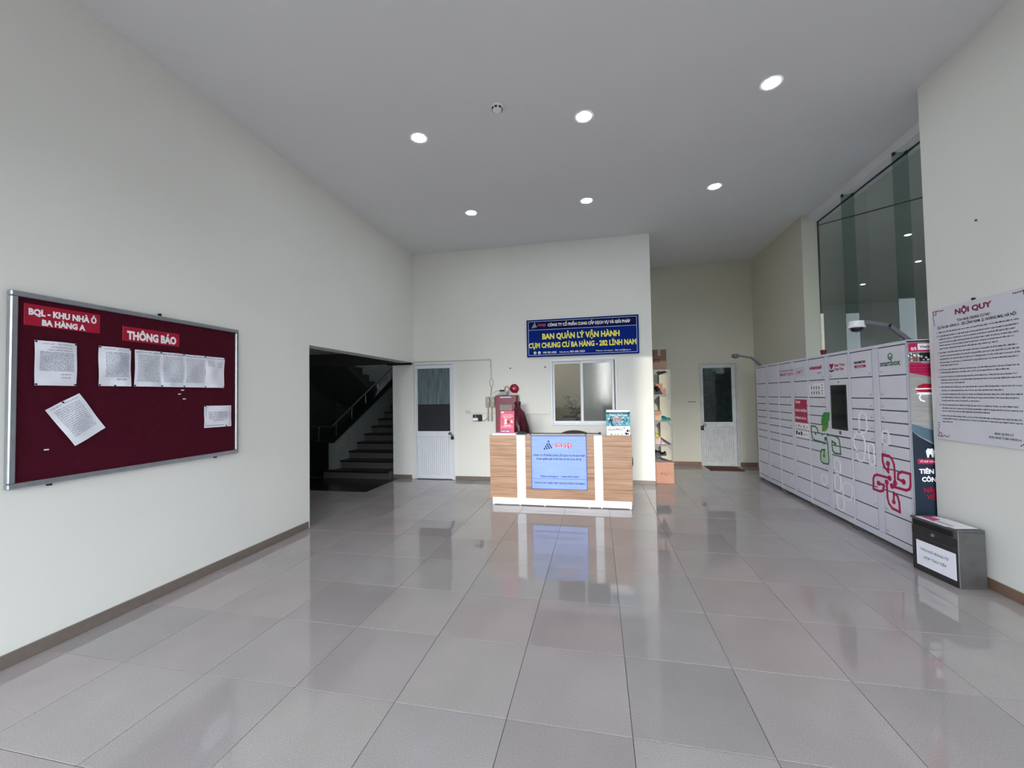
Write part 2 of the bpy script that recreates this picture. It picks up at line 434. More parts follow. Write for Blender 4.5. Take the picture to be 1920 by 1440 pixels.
# front wall behind the camera: entrance opening
wf = MB(); wf.box(XL-.24, -2.9, YF-.2, YF, 0, H); wf.box(3.45, 4.0, YF-.2, YF, 0, H); wf.box(-2.9, 3.45, YF-.2, YF, 3.2, H)
tagit(wf.build('wall_front', M_wall), None, None, None, 'structure')
# outside
MB().box(-60, 60, -120, YF-.2, -.3, -.02).build('ground', M_ground)['kind'] = 'structure'
ob = MB(); ob.box(-6, 1.03, -40.3, -40, -.3, 7.2); ob.box(1.82, 16, -40.3, -40, -.3, 8.6)  # added unseen wall; its gap cuts the sharp sun to a strip
tagit(ob.build('wall_sun_slit', M_render), None, None, None, 'structure')
# baseboards
def base(name, m, boxes):
    b = MB()
    for q in boxes: b.box(*q, .003)
    return tagit(b.build(name, m), None, None, None, 'structure')
base('baseboard_left', M_base, [(XL, XL+.012, YF, 1.84, 0, .085)])
base('baseboard_back', M_base, [(-3.52, -3.06-.06, YB-.012, YB, 0, .075), (-2.22, 1.44, YB-.012, YB, 0, .075)])
base('baseboard_corner', M_base, [(1.43, 1.442, YB-.012, YA, 0, .085)])
base('baseboard_alcove', M_baseb, [(1.45, 2.66, YA-.012, YA, 0, .085), (3.44, XA, YA-.012, YA, 0, .085)])
base('baseboard_right', M_baseb, [(XR-.012, XR, YF, YE, 0, .085)])
# ---- stair hall
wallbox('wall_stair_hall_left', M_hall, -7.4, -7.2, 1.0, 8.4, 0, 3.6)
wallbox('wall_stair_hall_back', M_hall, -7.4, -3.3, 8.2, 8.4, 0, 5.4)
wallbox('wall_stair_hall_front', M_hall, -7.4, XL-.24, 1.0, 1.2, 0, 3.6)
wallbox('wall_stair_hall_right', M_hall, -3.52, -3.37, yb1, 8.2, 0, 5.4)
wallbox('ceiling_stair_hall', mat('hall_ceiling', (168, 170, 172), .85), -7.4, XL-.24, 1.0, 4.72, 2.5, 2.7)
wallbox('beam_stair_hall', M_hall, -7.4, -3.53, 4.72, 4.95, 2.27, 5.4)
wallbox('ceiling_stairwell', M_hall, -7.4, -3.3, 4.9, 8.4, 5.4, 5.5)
st = thing('staircase', 'dim granite staircase climbing behind the dark wall opening', 'staircase', (0, 0, 0))
y = 4.68; z = 0.
for i in range(9):
    x0 = -4.98 if i == 0 else -4.79
    yy = 4.68 if i == 0 else 4.98+(i-1)*.30
    yn = 4.98+i*.30
    top = .155*(i+1)
    MB().box(x0, -3.53, yy+.02, yn+.02, max(0, top-.155-.02*(i > 0)), top-.035, .002).build('riser', M_step, st)
    MB().box(x0-.01, -3.53, yy, yn+.03, top-.035, top, .004).build('tread', M_tread, st)
MB().box(-6.6, -3.53, 7.42, 8.19, 1.38, 1.55).build('landing', M_step, st)
# solid sloping balustrade with dark string on top
sl = lambda yq: .72+(yq-4.79)*.5
bal = MB()
bal.add([(-4.92, 4.79, 0), (-4.92, 7.4, 0), (-4.92, 7.4, sl(7.4)), (-4.92, 4.79, sl(4.79)),
         (-4.80, 4.79, 0), (-4.80, 7.4, 0), (-4.80, 7.4, sl(7.4)), (-4.80, 4.79, sl(4.79))],
        [(0, 1, 2, 3), (7, 6, 5, 4), (0, 4, 5, 1), (1, 5, 6, 2), (2, 6, 7, 3), (3, 7, 4, 0)])
bal.build('balustrade_wall', mat('balustrade_plaster', (128, 134, 130), .85), st)
cap = MB()
cap.add([(-4.96, 4.74, sl(4.74)), (-4.96, 7.4, sl(7.4)), (-4.96, 7.4, sl(7.4)+.22), (-4.96, 4.74, sl(4.74)+.03),
         (-4.77, 4.74, sl(4.74)), (-4.77, 7.4, sl(7.4)), (-4.77, 7.4, sl(7.4)+.22), (-4.77, 4.74, sl(4.74)+.03)],
        [(0, 1, 2, 3), (7, 6, 5, 4), (0, 4, 5, 1), (1, 5, 6, 2), (2, 6, 7, 3), (3, 7, 4, 0)])
cap.build('balustrade_cap', M_darkpanel, st)
MB().tube([(-4.86, 4.8, sl(4.8)+.30), (-4.86, 7.3, sl(7.3)+.42)], .02).build('handrail', M_rail, st)
for k in range(5):
    yq = 4.95+k*.55
    MB().tube([(-4.86, yq, sl(yq)), (-4.86, yq, sl(yq)+.32)], .012).build('baluster', M_rail, st)
# second flight, climbing back towards the hall
fl = MB()
n = 8; pts = [(7.42-.3*k, 1.55+.155*k) for k in range(n)]
prof = []
for k in range(n):
    prof += [(7.42-.3*k, 1.55+.155*k), (7.42-.3*k, 1.55+.155*(k+1))]
prof += [(7.42-.3*n, 1.55+.155*n), (7.42-.3*n, 1.55+.155*n-.22), (7.42, 1.38)]
v = [(-6.4, a, b) for a, b in prof]+[(-5.05, a, b) for a, b in prof]; q = len(prof)
fl.add(v, [tuple(range(q)), tuple(range(2*q-1, q-1, -1))]+[(i, (i+1) % q, q+(i+1) % q, q+i) for i in range(q)])
fl.build('upper_flight', M_hall, st)
MB().box(-7.0, -4.93, 4.79, 4.92, 0, .715, .004).build('dado_wall', M_darkpanel, st)
MB().tube([(-7.0, 4.85, 1.02), (-4.9, 4.85, 1.02)], .02).build('handrail', M_rail, st)
for xq in (-5.2, -6.0, -6.8): MB().tube([(xq, 4.85, .715), (xq, 4.85, 1.02)], .012).build('baluster', M_rail, st)
pipe = MB().tube([(-3.6, 4.80, 2.255), (-3.09, 4.80, 2.255)], .022).build('cable_duct', M_black)
tagit(pipe, 'short black cable duct under the lintel at the stair opening', 'duct')
# ---- office behind the back wall
wallbox('wall_office_back', M_office, -3.37, 1.28, YA, YA+.15, 0, H)
wallbox('ceiling_office', M_office, -3.37, 1.28, yb1, YA, 2.9, 3.0)
wallbox('wall_office_left', M_office, -3.37, -3.32, yb1, YA, 0, 2.9)
# ---- hall beyond the glass wall
wallbox('floor_outer_hall', M_beyond, 4.0, 14, YF, 14, -.12, 0)
wallbox('ceiling_outer_hall', M_beyond_c, 4.1, 14, YF-.2, 14, 4.62, 4.8)
jt = MB()
JA, JB = (4.13, 6.02), (6.2, 4.45)
jt.add([JA+(4.612,), JB+(4.612,), (JB[0]+.03, JB[1]+.03, 4.612), (JA[0]+.03, JA[1]+.03, 4.612), JA+(4.625,), JB+(4.625,), (JB[0]+.03, JB[1]+.03, 4.625), (JA[0]+.03, JA[1]+.03, 4.625)],
       [(0, 1, 2, 3), (7, 6, 5, 4), (0, 4, 5, 1), (1, 5, 6, 2), (2, 6, 7, 3), (3, 7, 4, 0)])
tagit(jt.build('trim_1', M_steeld), None, None, None, 'structure')
wallbox('wall_outer_hall_back', M_beyond, XA+.2, 14, 13.8, 14, 0, 4.62)
wallbox('wall_outer_hall_left', M_beyond, 3.8, 4.0, YA+.15, 14, 0, 4.62)
wallbox('wall_outer_hall_right', M_beyond, 13.8, 14, YF, 14, 0, 4.62)
wg = MB(); wg.box(4.0, 4.4, YF-.2, YF, 0, 4.62); wg.box(13.4, 14, YF-.2, YF, 0, 4.62); wg.box(4.4, 13.4, YF-.2, YF, 4.06, 4.62)
tagit(wg.build('wall_outer_hall_front', M_beyond), None, None, None, 'structure')

# ------------------------------------------------------------------ glass wall
gw = struct('window_2', None, (0, 0, 0))
for y0, y1 in ((YE, 2.79), (2.805, 3.79), (3.805, 4.745)):
    MB().box(4.0, 4.012, y0, y1, .01, 4.31).build('pane', G_clear, gw)
for yq in (2.8, 3.8):
    MB().box(3.845, 3.998, yq-.006, yq+.006, .01, 4.30).build('fin', G_fin, gw)
    b = MB()
    for zz in (4.29,):
        for xx in (3.86, 3.985): b.box(xx-.012, xx+.012, yq-.016, yq+.016, zz-.02, zz+.018, .003)
    b.build('clamp', M_steeld, gw)
e = MB()
e.box(3.996, 4.016, YE, 4.745, 4.296, 4.31); e.box(3.996, 4.016, 4.738, 4.75, 0, 4.31)
e.build('frame', M_steeld, gw)

# ------------------------------------------------------------------ ceiling fittings
lamps = None
spots = [(-1.365, 3.33, 'far left'), (.385, 3.36, 'far middle'), (2.115, 3.37, 'far right'), (-1.365, 1.46, 'near left'), (.405, 1.53, 'near middle'), (2.10, 1.47, 'near right')]
LBL = ['round recessed downlight nearest the back left ceiling corner', 'round recessed downlight centred above the blue office sign',
       'round recessed downlight in front of the alcove ceiling', 'round recessed downlight left of the smoke detector',
       'round recessed downlight right of the smoke detector', 'round recessed downlight nearest the right wall, brightest of all']
for (x, y, _), lb in zip(spots, LBL):
    if lamps is None:
        o = thing('downlight', lb, 'ceiling light', (x, y, H), 0, 'recessed ceiling downlights')
        MB().lathe([(.082, -.004), (.095, -.006), (.098, -.001), (.098, .0)], n=28).build('rim', M_rim, o)
        MB().lathe([(.0001, -.006), (.06, -.0055), (.084, -.003), (.084, -.0005)], n=28).build('lens', M_lamp, o)
        lamps = o
    else:
        o = copy_tree(lamps); o.location = (x, y, H); o['label'] = lb
def far_lamp(x, y, lb):
    o = thing('hall_downlight', lb, 'ceiling light', (x, y, 4.62), 0, 'downlights beyond the glass')
    MB().lathe([(.0001, -.008), (.05, -.006), (.058, -.001)], n=20).build('lens', M_lampf, o)
    MB().lathe([(.058, -.006), (.07, -.006), (.072, 0)], n=20).build('rim', M_rim, o)
far_lamp(6.51, 6.73, 'small far downlight seen through the glass, highest of the three')
far_lamp(8.0, 8.75, 'small far downlight seen through the glass nearest the right wall edge')
far_lamp(8.0, 10.81, 'small far downlight seen through the glass above the dome camera')
sd = thing('smoke_detector', 'round white smoke detector on the ceiling between downlights', 'smoke detector', (-.42, 1.187, H))
MB().lathe([(.06, -.002), (.065, -.012), (.06, -.02), (.055, -.02)], n=24).build('base', M_rim, sd)
MB().lathe([(.05, -.018), (.052, -.03), (.042, -.046), (.022, -.052), (.0001, -.053)], n=24).build('head', M_rim, sd)
sl_ = MB()
for k in range(8):
    a = 2*PI*k/8; c, s_ = math.cos(a), math.sin(a)
    sl_.add([(.050*c-.012*s_, .050*s_+.012*c, -.026), (.050*c+.012*s_, .050*s_-.012*c, -.026), (.046*c+.012*s_, .046*s_-.012*c, -.041), (.046*c-.012*s_, .046*s_+.012*c, -.041),
             (.054*c-.012*s_, .054*s_+.012*c, -.026), (.054*c+.012*s_, .054*s_-.012*c, -.026), (.050*c+.012*s_, .050*s_-.012*c, -.041), (.050*c-.012*s_, .050*s_+.012*c, -.041)],
            [(0, 1, 2, 3), (7, 6, 5, 4), (0, 4, 5, 1), (1, 5, 6, 2), (2, 6, 7, 3), (3, 7, 4, 0)])
sl_.build('vent_slot', M_tack, sd)

# ------------------------------------------------------------------ notice board (left wall): local x = world y, local -y = into the room
nb = thing('notice_board', 'maroon notice board in a silver frame on the left wall', 'notice board', (XL, 0, 0), PI/2)
MB().box(-.775, .775, -.022, -.004, 1.095, 2.268).build('felt_panel', M_maroon, nb)
for nm, q in (('frame_rail', (-.808, .808, -.042, 0, 2.262, 2.296)), ('frame_rail', (-.808, .808, -.042, 0, 1.072, 1.106)),
              ('frame_stile', (-.808, -.772, -.042, 0, 1.106, 2.262)), ('frame_stile', (.772, .808, -.042, 0, 1.106, 2.262))):
    MB().box(*q, .006).build(nm, M_silver, nb)
MB().cyl((.064, -.02, 2.306), (.064, -.034, 2.306), .012, 10).build('hanging_screw', M_tack, nb)
for xq in (-.6, .58): MB().box(xq-.012, xq+.012, -.02, 0, 1.056, 1.074, .002).build('bracket', M_steeld, nb)
YN = -.024
def plate(name, label, x0, x1, z0, z1, m, lines, tilt=0.0):
    t = thing(name, label, 'sign', (XL, 0, 0), PI/2)
    MB().box(x0, x1, YN-.003, YN+.001, z0, z1, .0015).build('plate', m, t)
    for s, xa, xb, za, cap in lines: MB().text(s, xa, za, cap, YN-.0042, xb, bold=.055).build('lettering', M_white, t)
    return t
plate('header_sign', 'crimson header sign with two lines of white letters, board top left', -.742, -.343, 2.09, 2.228, M_crimson,
      [('BQL - KHU NHÀ Ở', -.722, -.366, 2.160, .040), ('BA HÀNG A', -.658, -.430, 2.100, .038)])
plate('header_sign', 'crimson header sign reading as one word pair, board top middle', -.20, .226, 2.06, 2.172, M_crimson, [('THÔNG BÁO', -.172, .199, 2.078, .062)])
rnd = random.Random(3)
def sheet(label, x0, x1, z0, z1, warp=.004, seed=1, rot=0.0, lines=None, tacks=((0, 0), (1, 0), (0, 1), (1, 1)), head=True, border=False, name='paper_notice', group='papers pinned on the notice board', skewtop=0.0):
    w, h = x1-x0, z1-z0; cx, cz = (x0+x1)/2, (z0+z1)/2
    t = thing(name, label, 'paper', (XL, 0, 0), PI/2, group)
    R = random.Random(seed); b = MB(); nx, nz = 8, 10; ph = R.uniform(0, 6)
    def tr(u, v):
        a = (u-.5)*w*(1+skewtop*(v-.5)); c = (v-.5)*h
        return cx+a*math.cos(rot)-c*math.sin(rot), cz+a*math.sin(rot)+c*math.cos(rot)
    def off(u, v):
        e = math.sin(PI*u)*.6+.4
        return YN-.003-1.7*warp*(1+math.sin(u*5+v*3+ph)*.6+math.sin(v*7-u*4+ph*2)*.5)*e
    vv = []; ff = []
    for j in range(nz+1):
        for i in range(nx+1):
            u, v = i/nx, j/nz; x, z = tr(u, v); vv.append((x, off(u, v), z))
    for j in range(nz):
        for i in range(nx):
            k = j*(nx+1)+i; ff.append((k, k+1, k+nx+2, k+nx+1))
    b.add(vv, ff, True).build('sheet', M_paper, t)
    tx = MB()
    for (u0, u1, v, hh) in lines or []:
        tmp = MB(); tmp.scribble(u0*w, u1*w, v*h, hh, 0, R)
        for q in tmp.f:
            o = len(tx.v)
            for i in q:
                px, _, pz = tmp.v[i]; u, vv_ = px/w, pz/h; x, z = tr(u, vv_)
                tx.v.append((x, off(u, vv_)-.0008, z))
            tx.f.append(tuple(o+k for k in range(len(q)))); tx.sm.append(False)
    if border:
        for (ua, va, ub, vb) in ((.06, .08, .94, .085+.02), (.06, .9, .94, .925), (.06, .08, .075, .92), (.925, .08, .94, .92)):
            o = len(tx.v)
            for u, v in ((ua, va), (ub, va), (ub, vb), (ua, vb)):
                x, z = tr(u, v); tx.v.append((x, off(u, v)-.001, z))
            tx.f.append((o, o+1, o+2, o+3)); tx.sm.append(False)
    if tx.v: tx.build('print', M_ink, t, kind='stuff')
    for (u, v) in tacks:
        u = .03+u*.94; v = .025+v*.95; x, z = tr(u, v); yy = off(u, v)
        MB().cyl((x, yy+.004, z), (x, yy-.005, z), .0058, 8).build('tack', M_tack, t)
    return t
L1 = [(.15, .42, .93, .006), (.5, .9, .93, .006), (.35, .88, .86, .006), (.3, .88, .80, .006)]+[(.12, .92, .74-.034*k, .0062) for k in range(13)]+[(.6, .85, .25, .006), (.62, .84, .17, .006)]
sheet('creased white page pinned alone under the two line crimson header', -.692, -.478, 1.71, 2.0, .006, 4, 0, L1)
L2 = [(.16, .45, .93, .0065), (.55, .92, .93, .0065)]+[(.2, .93, .84-.043*k, .0068) for k in range(15)]+[(.55, .85, .16, .01)]
sheet('curling white page just left of the row of four overlapped pages', -.352, -.147, 1.713, 2.002, .009, 9, 0, L2, tacks=((0, 0), (.5, -.01), (1, 1), (0, 1)))
Ld = [(.05, .97, .925, .010)]+[(.10, .93, .85-.047*k, .0062) for k in range(16)]
Ls = [(.05, .97, .925, .008)]+[(.12, .45, .84-.05*k, .006) for k in range(4)]+[(.62, .9, .82-.05*k, .006) for k in range(4)]
for k, (a, b, lb) in enumerate(((-.12, .078, 'first page from the left in the row of four overlapped pages'), (.072, .268, 'second page from the left in the row of four overlapped pages'),
                                (.262, .462, 'third page from the left in the row of four overlapped pages'), (.457, .652, 'sparse last page at the right end of the overlapped row'))):
    sheet(lb, a, b, 1.714, 2.001, .006+.002*(k % 2), 20+k, 0, Ls if k == 3 else Ld, tacks=((0, 0), (.99, 1)) if k != 3 else ((0, 0), (1, 0), (1, 1)))
ang = math.atan2(1.658-1.545, .644-.481)
sheet('tilted white page pinned askew in the lower left of the board', -.4725-.104, -.4725+.104, 1.48-.148, 1.48+.148, .007, 31, ang*.93,
      [(.1, .45, .93, .006), (.5, .9, .93, .006)]+[(.14, .88, .85-.047*k, .006) for k in range(15)], tacks=((.5, 1),), skewtop=0)
sheet('small framed landscape notice in the lower right of the board', .453, .729, 1.345, 1.546, .005, 40, -.01,
      [(.15, .88, .66-.088*k, .0095) for k in range(4)]+[(.3, .75, .30, .0095)], tacks=((0, 1), (.8, .02)), border=True)
for x, z, a in ((-.625, 1.293, 0), (.258, 1.689, .2), (.231, 1.655, .1), (.273, 1.613, 0)):
    MB().box(x-.012, x+.012, YN-.003, YN, z-.004, z+.004).build('paper_scrap', M_paper, nb)

# ------------------------------------------------------------------ office sign (back wall)
def logo_tri(b, x, z, s, y):
    """pyramid of small leaning lozenges"""
    rows = [(0.0, 1.0, .26, .3)]
    b.prism([(x+.02*s, z+1.25*s), (x-.10*s, z+.95*s), (x+.16*s, z+.93*s)], y, y+.0008)
    for r, (n, zz) in enumerate(((2, .62), (3, .34), (4, .06))):
        for k in range(n):
            px = x+(k-(n-1)*.62)*.29*s+.07*s*r*.2; pz = z+zz*s+k*.055*s
            b.prism([(px-.11*s, pz+.02*s), (px+.0*s, pz-.10*s), (px+.12*s, pz+.0*s), (px+.02*s, pz+.20*s)], y, y+.0008)
sg = thing('office_sign', 'blue office sign with yellow lettering above the sliding window', 'sign', (0, YB, 0))
X0, X1, Z0, Z1 = -.785, 1.212, 2.30, 2.988
ys = -.03
MB().box(X0, X1, ys, 0, Z0, Z1, .004).build('panel', M_blue, sg)
MB().box(X0+.02, X1-.02, ys-.0012, ys+.001, 2.80, Z1-.02).build('header_band', M_navy, sg)
b = MB()
for q in ((X0+.03, X1-.03, Z0+.028, Z0+.036), (X0+.03, X1-.03, Z1-.036, Z1-.028), (X0+.03, X0+.038, Z0+.03, Z1-.03), (X1-.038, X1-.03, Z0+.03, Z1-.03), (X0+.035, X1-.035, 2.795, 2.803)):
    b.box(q[0], q[1], ys-.0026, ys, q[2], q[3])
b.build('border_line', M_ltblue, sg)
write(sg, 'yellow_lettering', M_yellow, ys-.003, [('BAN QUẢN LÝ VẬN HÀNH', -.495, 2.625, .100, .885, .042), ('CỤM CHUNG CƯ BA HÀNG - 282 LĨNH NAM', -.75, 2.465, .094, 1.165, .038)])
write(sg, 'white_lettering', M_white, ys-.003, [('CÔNG TY CỔ PHẦN CUNG CẤP DỊCH VỤ VÀ GIẢI PHÁP', -.39, 2.855, .052, 1.07, .04), ('098 583 6058', -.485, 2.358, .036, -.24, .02),
      ('Đường dây nóng:', -.185, 2.362, .026, -.01, .015), ('093 606 3353', .005, 2.358, .036, .27, .02), ('Website: www.sasp.vn', .465, 2.362, .024, .765, .012), ('Mail: info@sasp.vn', .80, 2.362, .024, 1.07, .012)])
b = MB()
for xq in (-.635, -.555): b.disc(xq, 2.375, .027, ys-.003, ys)
b.build('round_icon', M_white, sg)
b = MB(); b.text('Zalo', -.635, 2.367, .014, ys-.004, align='c', bold=.03); b.path([(-.565, 2.385), (-.567, 2.375), (-.555, 2.364), (-.545, 2.366)], .007, ys-.0042, ys-.003); b.build('icon_mark', M_blue, sg)
b = MB(); logo_tri(b, -.635, 2.835, .088, ys-.003); b.build('logo_triangle', M_ltblue, sg)
b = MB(); b.text('sasp', -.575, 2.868, .055, ys-.003, -.425, bold=.01); b.build('logo_lettering', M_pink, sg)

# ------------------------------------------------------------------ door_1, door_2
def door(name, x0, x1, zt, yw, g1, g2, split, glass, mfr, zg0=.93, zg1=2.15, hinge='l', ztop=None):
    d = struct(name, None, (0, yw, 0))
    f = .035; ya, yc = -.03, .06
    b = MB(); b.box(x0, x0+f, ya, yc, 0, zt, .004); b.box(x1-f, x1, ya, yc, 0, zt, .004); b.box(x0+f, x1-f, ya, yc, zt-f, zt, .004)
    b.build('frame', mfr, d)
    l0, l1 = x0+f+.004, x1-f-.004; y0, y1 = -.018, .022
    b = MB(); w = .045
    b.box(l0, g1, y0, y1, .015, zt-f-.004, .003); b.box(g2, l1, y0, y1, .015, zt-f-.004, .003)
    b.box(g1, g2, y0, y1, zg1, zt-f-.004, .003); b.box(g1, g2, y0, y1, zg0-.10, zg0, .003); b.box(g1, g2, y0, y1, .015, .10, .003)
    leaf = b.build('leaf', mfr, d)
    n = 16; wq = (g2-g1)/n
    for k in range(n):
        MB().box(g1+k*wq+.0015, g1+(k+1)*wq-.0015, -.008, .012, .10, zg0-.10, .003).build('plank', mfr, leaf)
    if split:
        MB().box(g1, g2, -.002, .004, split, zg1).build('upper_pane', G_doortop, d)
        MB().box(g1, g2, -.002, .004, zg0, split).build('lower_pane', G_doorlow, d)
        MB().box(g1, g2, .004, .012, split-.006, split+.006).build('glazing_bar', M_steeld, d)
    else:
        MB().box(g1, g2, -.002, .004, zg0, zg1).build('pane', glass, d)
    hx = (g2+l1)/2 if hinge == 'l' else (l0+g1)/2; s = -1 if hinge == 'l' else 1
    hd = MB().lathe([(.026, 0), (.026, -.006), (.02, -.008), (.012, -.012), (.012, -.04), (.024, -.045), (.027, -.06), (.02, -.068), (.0001, -.07)], (hx-.01*-s, y0, .89), 16, 'y').build('handle', M_handle, d)
    lk = MB(); lk.box(hx-.035*s-.028, hx-.035*s+.028, y0-.045, y0-.018, .775, .835, .006)
    lk.tube([(hx-.035*s-.016, y0-.03, .83)]+[(hx-.035*s-.016*math.cos(a), y0-.03, .85+.018*math.sin(a)) for a in [PI*i/6 for i in range(7)]]+[(hx-.035*s+.016, y0-.03, .83)], .005)
    lk.box(hx-.035*s-.03, hx-.005*s+.02, y0-.012, y0, .84, .868, .003)
    lk.build('padlock', M_black, d)
    return d
door('door_1', -3.045, -2.24, 2.26, YB, -2.985, -2.312, 1.452, None, M_alu, .93, 2.15, 'l')
door('door_2', 2.67, 3.42, 2.24, YA-.005, 2.735, 3.305, None, G_dark, M_alu_old, .95, 2.122, 'r')
M_alu_old  # worn
dm = MB(); dm.box(2.70, 3.33, 6.36, 6.86, 0, .012, .004)
tagit(dm.build('doormat', M_mat), 'brown doormat on the tiles before the alcove door', 'doormat')
rm = MB(); rm.box(2.41, 2.58, YA-.004, YA, 1.385, 1.40); rm.box(2.47, 2.475, YA-.006, YA, 1.40, 1.44)
tagit(rm.build('wall_residue', M_cardd), 'dark strip of torn tape on the alcove wall beside the worn door', 'tape')

# ------------------------------------------------------------------ window_1 (sliding)
w1 = struct('window_1', None, (0, YB, 0))
a0, a1, c0, c1 = -.362, .825, 1.04, 2.245
b = MB()
for q in ((a0, a0+.035, c0, c1), (a1-.035, a1, c0, c1), (a0+.035, a1-.035, c1-.04, c1), (a0+.035, a1-.035, c0, c0+.03)): b.box(q[0], q[1], -.025, .10, q[2], q[3], .004)
b.build('frame', M_alu, w1)
def sash(x0, x1, y0, ps):
    b = MB(); f = .04
    b.box(x0, x0+f, y0, y0+.028, c0+.03, c1-.04, .003); b.box(x1-f, x1, y0, y0+.028, c0+.03, c1-.04, .003)
    b.box(x0+f, x1-f, y0, y0+.028, c1-.085, c1-.04, .003); b.box(x0+f, x1-f, y0, y0+.028, c0+.03, c0+.075, .003)
    s = b.build('sash', M_alu, w1)
    MB().box(x0+f, x1-f, y0+.011, y0+.016, c0+.075, c1-.085).build('pane', ps, s)
sash(a0+.03, .215, .04, G_sash); sash(.185, a1-.055, .0, G_film)

# ------------------------------------------------------------------ fittings on the back wall
def wthing(n, l, c): return thing(n, l, c, (0, YB, 0))
o = wthing('cable_conduit', 'thin white cable conduit running over the door and down the wall', 'conduit')
MB().tube([(-3.05, -.012, 2.292), (-1.50, -.012, 2.290), (-1.482, -.012, 2.27), (-1.482, -.012, 1.92)], .011).build('conduit', M_cable, o)
loop = [(-1.482+.035*math.sin(t), -.014, 1.85-.075*math.cos(t)*-1 if False else 1.845+.075*math.cos(t)) for t in [2*PI*i/20 for i in range(21)]]
MB().tube(loop, .005, 6).build('cable', M_grey, o)
MB().tube([(-1.482, -.014, 1.77), (-1.487, -.014, 1.66), (-1.50, -.016, 1.60)], .011, 8).build('cable', M_beige, o)
MB().tube([(-1.45, -.012, 1.64), (-1.40, -.012, 1.68), (-1.30, -.014, 1.70), (-1.22, -.02, 1.69)], .0045, 6).build('cable', M_grey, o)
def intercom(x, lb, dx):
    o = wthing('intercom_handset', lb, 'intercom')
    MB().box(x-.042, x+.042, -.04, 0, 1.38, 1.582, .008).build('base', M_beige, o)
    MB().box(x+.012, x+.034, -.062, -.036, 1.40, 1.57, .008).build('handset', M_beige, o)
    MB().box(x+.018, x+.028, -.065, -.06, 1.47, 1.53, .002).build('light_strip', M_white, o)
    pts = [(x+dx, -.02, 1.385), (x+dx+.004, -.02, 1.30), (x+dx-.006, -.022, 1.22), (x+dx, -.02, 1.14)]
    MB().tube(pts, .013, 8).build('curly_cord', M_beige, o)
    MB().lathe([(.0001, 1.115), (.012, 1.12), (.018, 1.16), (.012, 1.24), (.006, 1.30)], (x+dx, -.022, 0), 10).build('cord_bundle', M_beige, o)
intercom(-1.553, 'beige intercom handset on the wall, left of the pair', 0.0)
intercom(-1.452, 'beige intercom handset on the wall, right of the pair', -.03)
o = wthing('access_reader', 'small black fingerprint reader with a white label on the wall', 'access reader')
MB().box(-1.85, -1.675, -.05, -.0, 1.12, 1.245, .008).build('body', M_black, o)
MB().box(-1.845, -1.745, -.053, -.049, 1.13, 1.185, .001).build('label', M_white, o)
MB().disc(-1.79, 1.215, .02, -.054, -.049).build('sensor', M_cam, o)
MB().tube([(-1.675, -.012, 1.13), (-1.64, -.012, 1.125), (-1.60, -.012, 1.15), (-1.57, -.014, 1.18)], .004, 6).build('cable', M_tack, o)
o = wthing('cable_trunking', 'thin white cable trunking running low along the wall behind the desk', 'trunking')
MB().box(-1.92, -1.38, -.012, 0, 1.262, 1.276, .002).build('trunking', M_cable, o); MB().box(-.97, -.40, -.012, 0, 1.243, 1.257, .002).build('trunking', M_cable, o)
o = wthing('light_switch', 'pale double light switch plate right of the white door', 'switch')
MB().box(-2.0, -1.90, -.012, 0, 1.268, 1.33, .004).build('plate', M_cable, o)
for xq in (-1.975, -1.935): MB().box(xq-.012, xq+.012, -.017, -.011, 1.283, 1.315, .002).build('rocker', M_cable, o)
o = wthing('fire_alarm_panel', 'maroon fire alarm control cabinet on the wall behind the desk', 'alarm panel')
MB().box(-1.378, -.975, -.14, 0, .86, 1.605, .006).build('cabinet', M_alarm, o)
MB().box(-1.365, -.988, -.148, -.138, .875, 1.592, .003).build('door', M_alarm, o)
MB().box(-1.285, -1.075, -.152, -.147, 1.555, 1.578).build('name_plate', M_ltblue, o)
for k in range(7):
    xq = -1.287+k*.0325
    MB().box(xq, xq+.022, -.153, -.147, 1.325, 1.43, .001).build('window_slot', M_grey, o)
o = wthing('alarm_bell', 'round red alarm bell above the maroon alarm cabinet', 'alarm bell')
MB().lathe([(.05, 0), (.05, -.03), (.078, -.032), (.084, -.045), (.07, -.066), (.035, -.078), (.0001, -.08)], (-1.037, 0, 1.727), 24, 'y').build('gong', M_alarm_r, o)
MB().lathe([(.014, -.078), (.014, -.086), (.0001, -.088)], (-1.04, 0, 1.727), 12, 'y').build('boss', M_ltblue, o)
MB().box(-1.01, -.99, -.05, 0, 1.64, 1.66, .003).build('bracket', M_alarm_r, o)
o = thing('adapter', 'black power adapter with grey leads on top of the alarm cabinet', 'adapter', (0, YB, 0))
MB().box(-1.31, -1.225, -.09, -.03, 1.675, 1.705, .006).build('body', M_black, o)
MB().box(-1.285, -1.17, -.10, -.02, 1.6065, 1.675, .005).build('junction_box', M_grey, o)
MB().tube([(-1.23, -.05, 1.69), (-1.21, -.04, 1.76), (-1.18, -.04, 1.775), (-1.13, -.04, 1.72), (-1.15, -.05, 1.68), (-1.14, -.08, 1.625)], .010, 8).build('lead', M_grey, o)
MB().tube([(-1.28, -.05, 1.66), (-1.34, -.05, 1.63), (-1.365, -.05, 1.615)], .006, 6).build('lead', M_cable, o)
o = thing('cable_sleeve', 'grey cable sleeve hanging down beside the alarm cabinet', 'cable', (0, YB, 0))
MB().tube([(-.962, -.012, 1.605), (-.948, -.014, 1.52), (-.935, -.014, 1.36)], .012, 8).build('sleeve', M_grey, o)
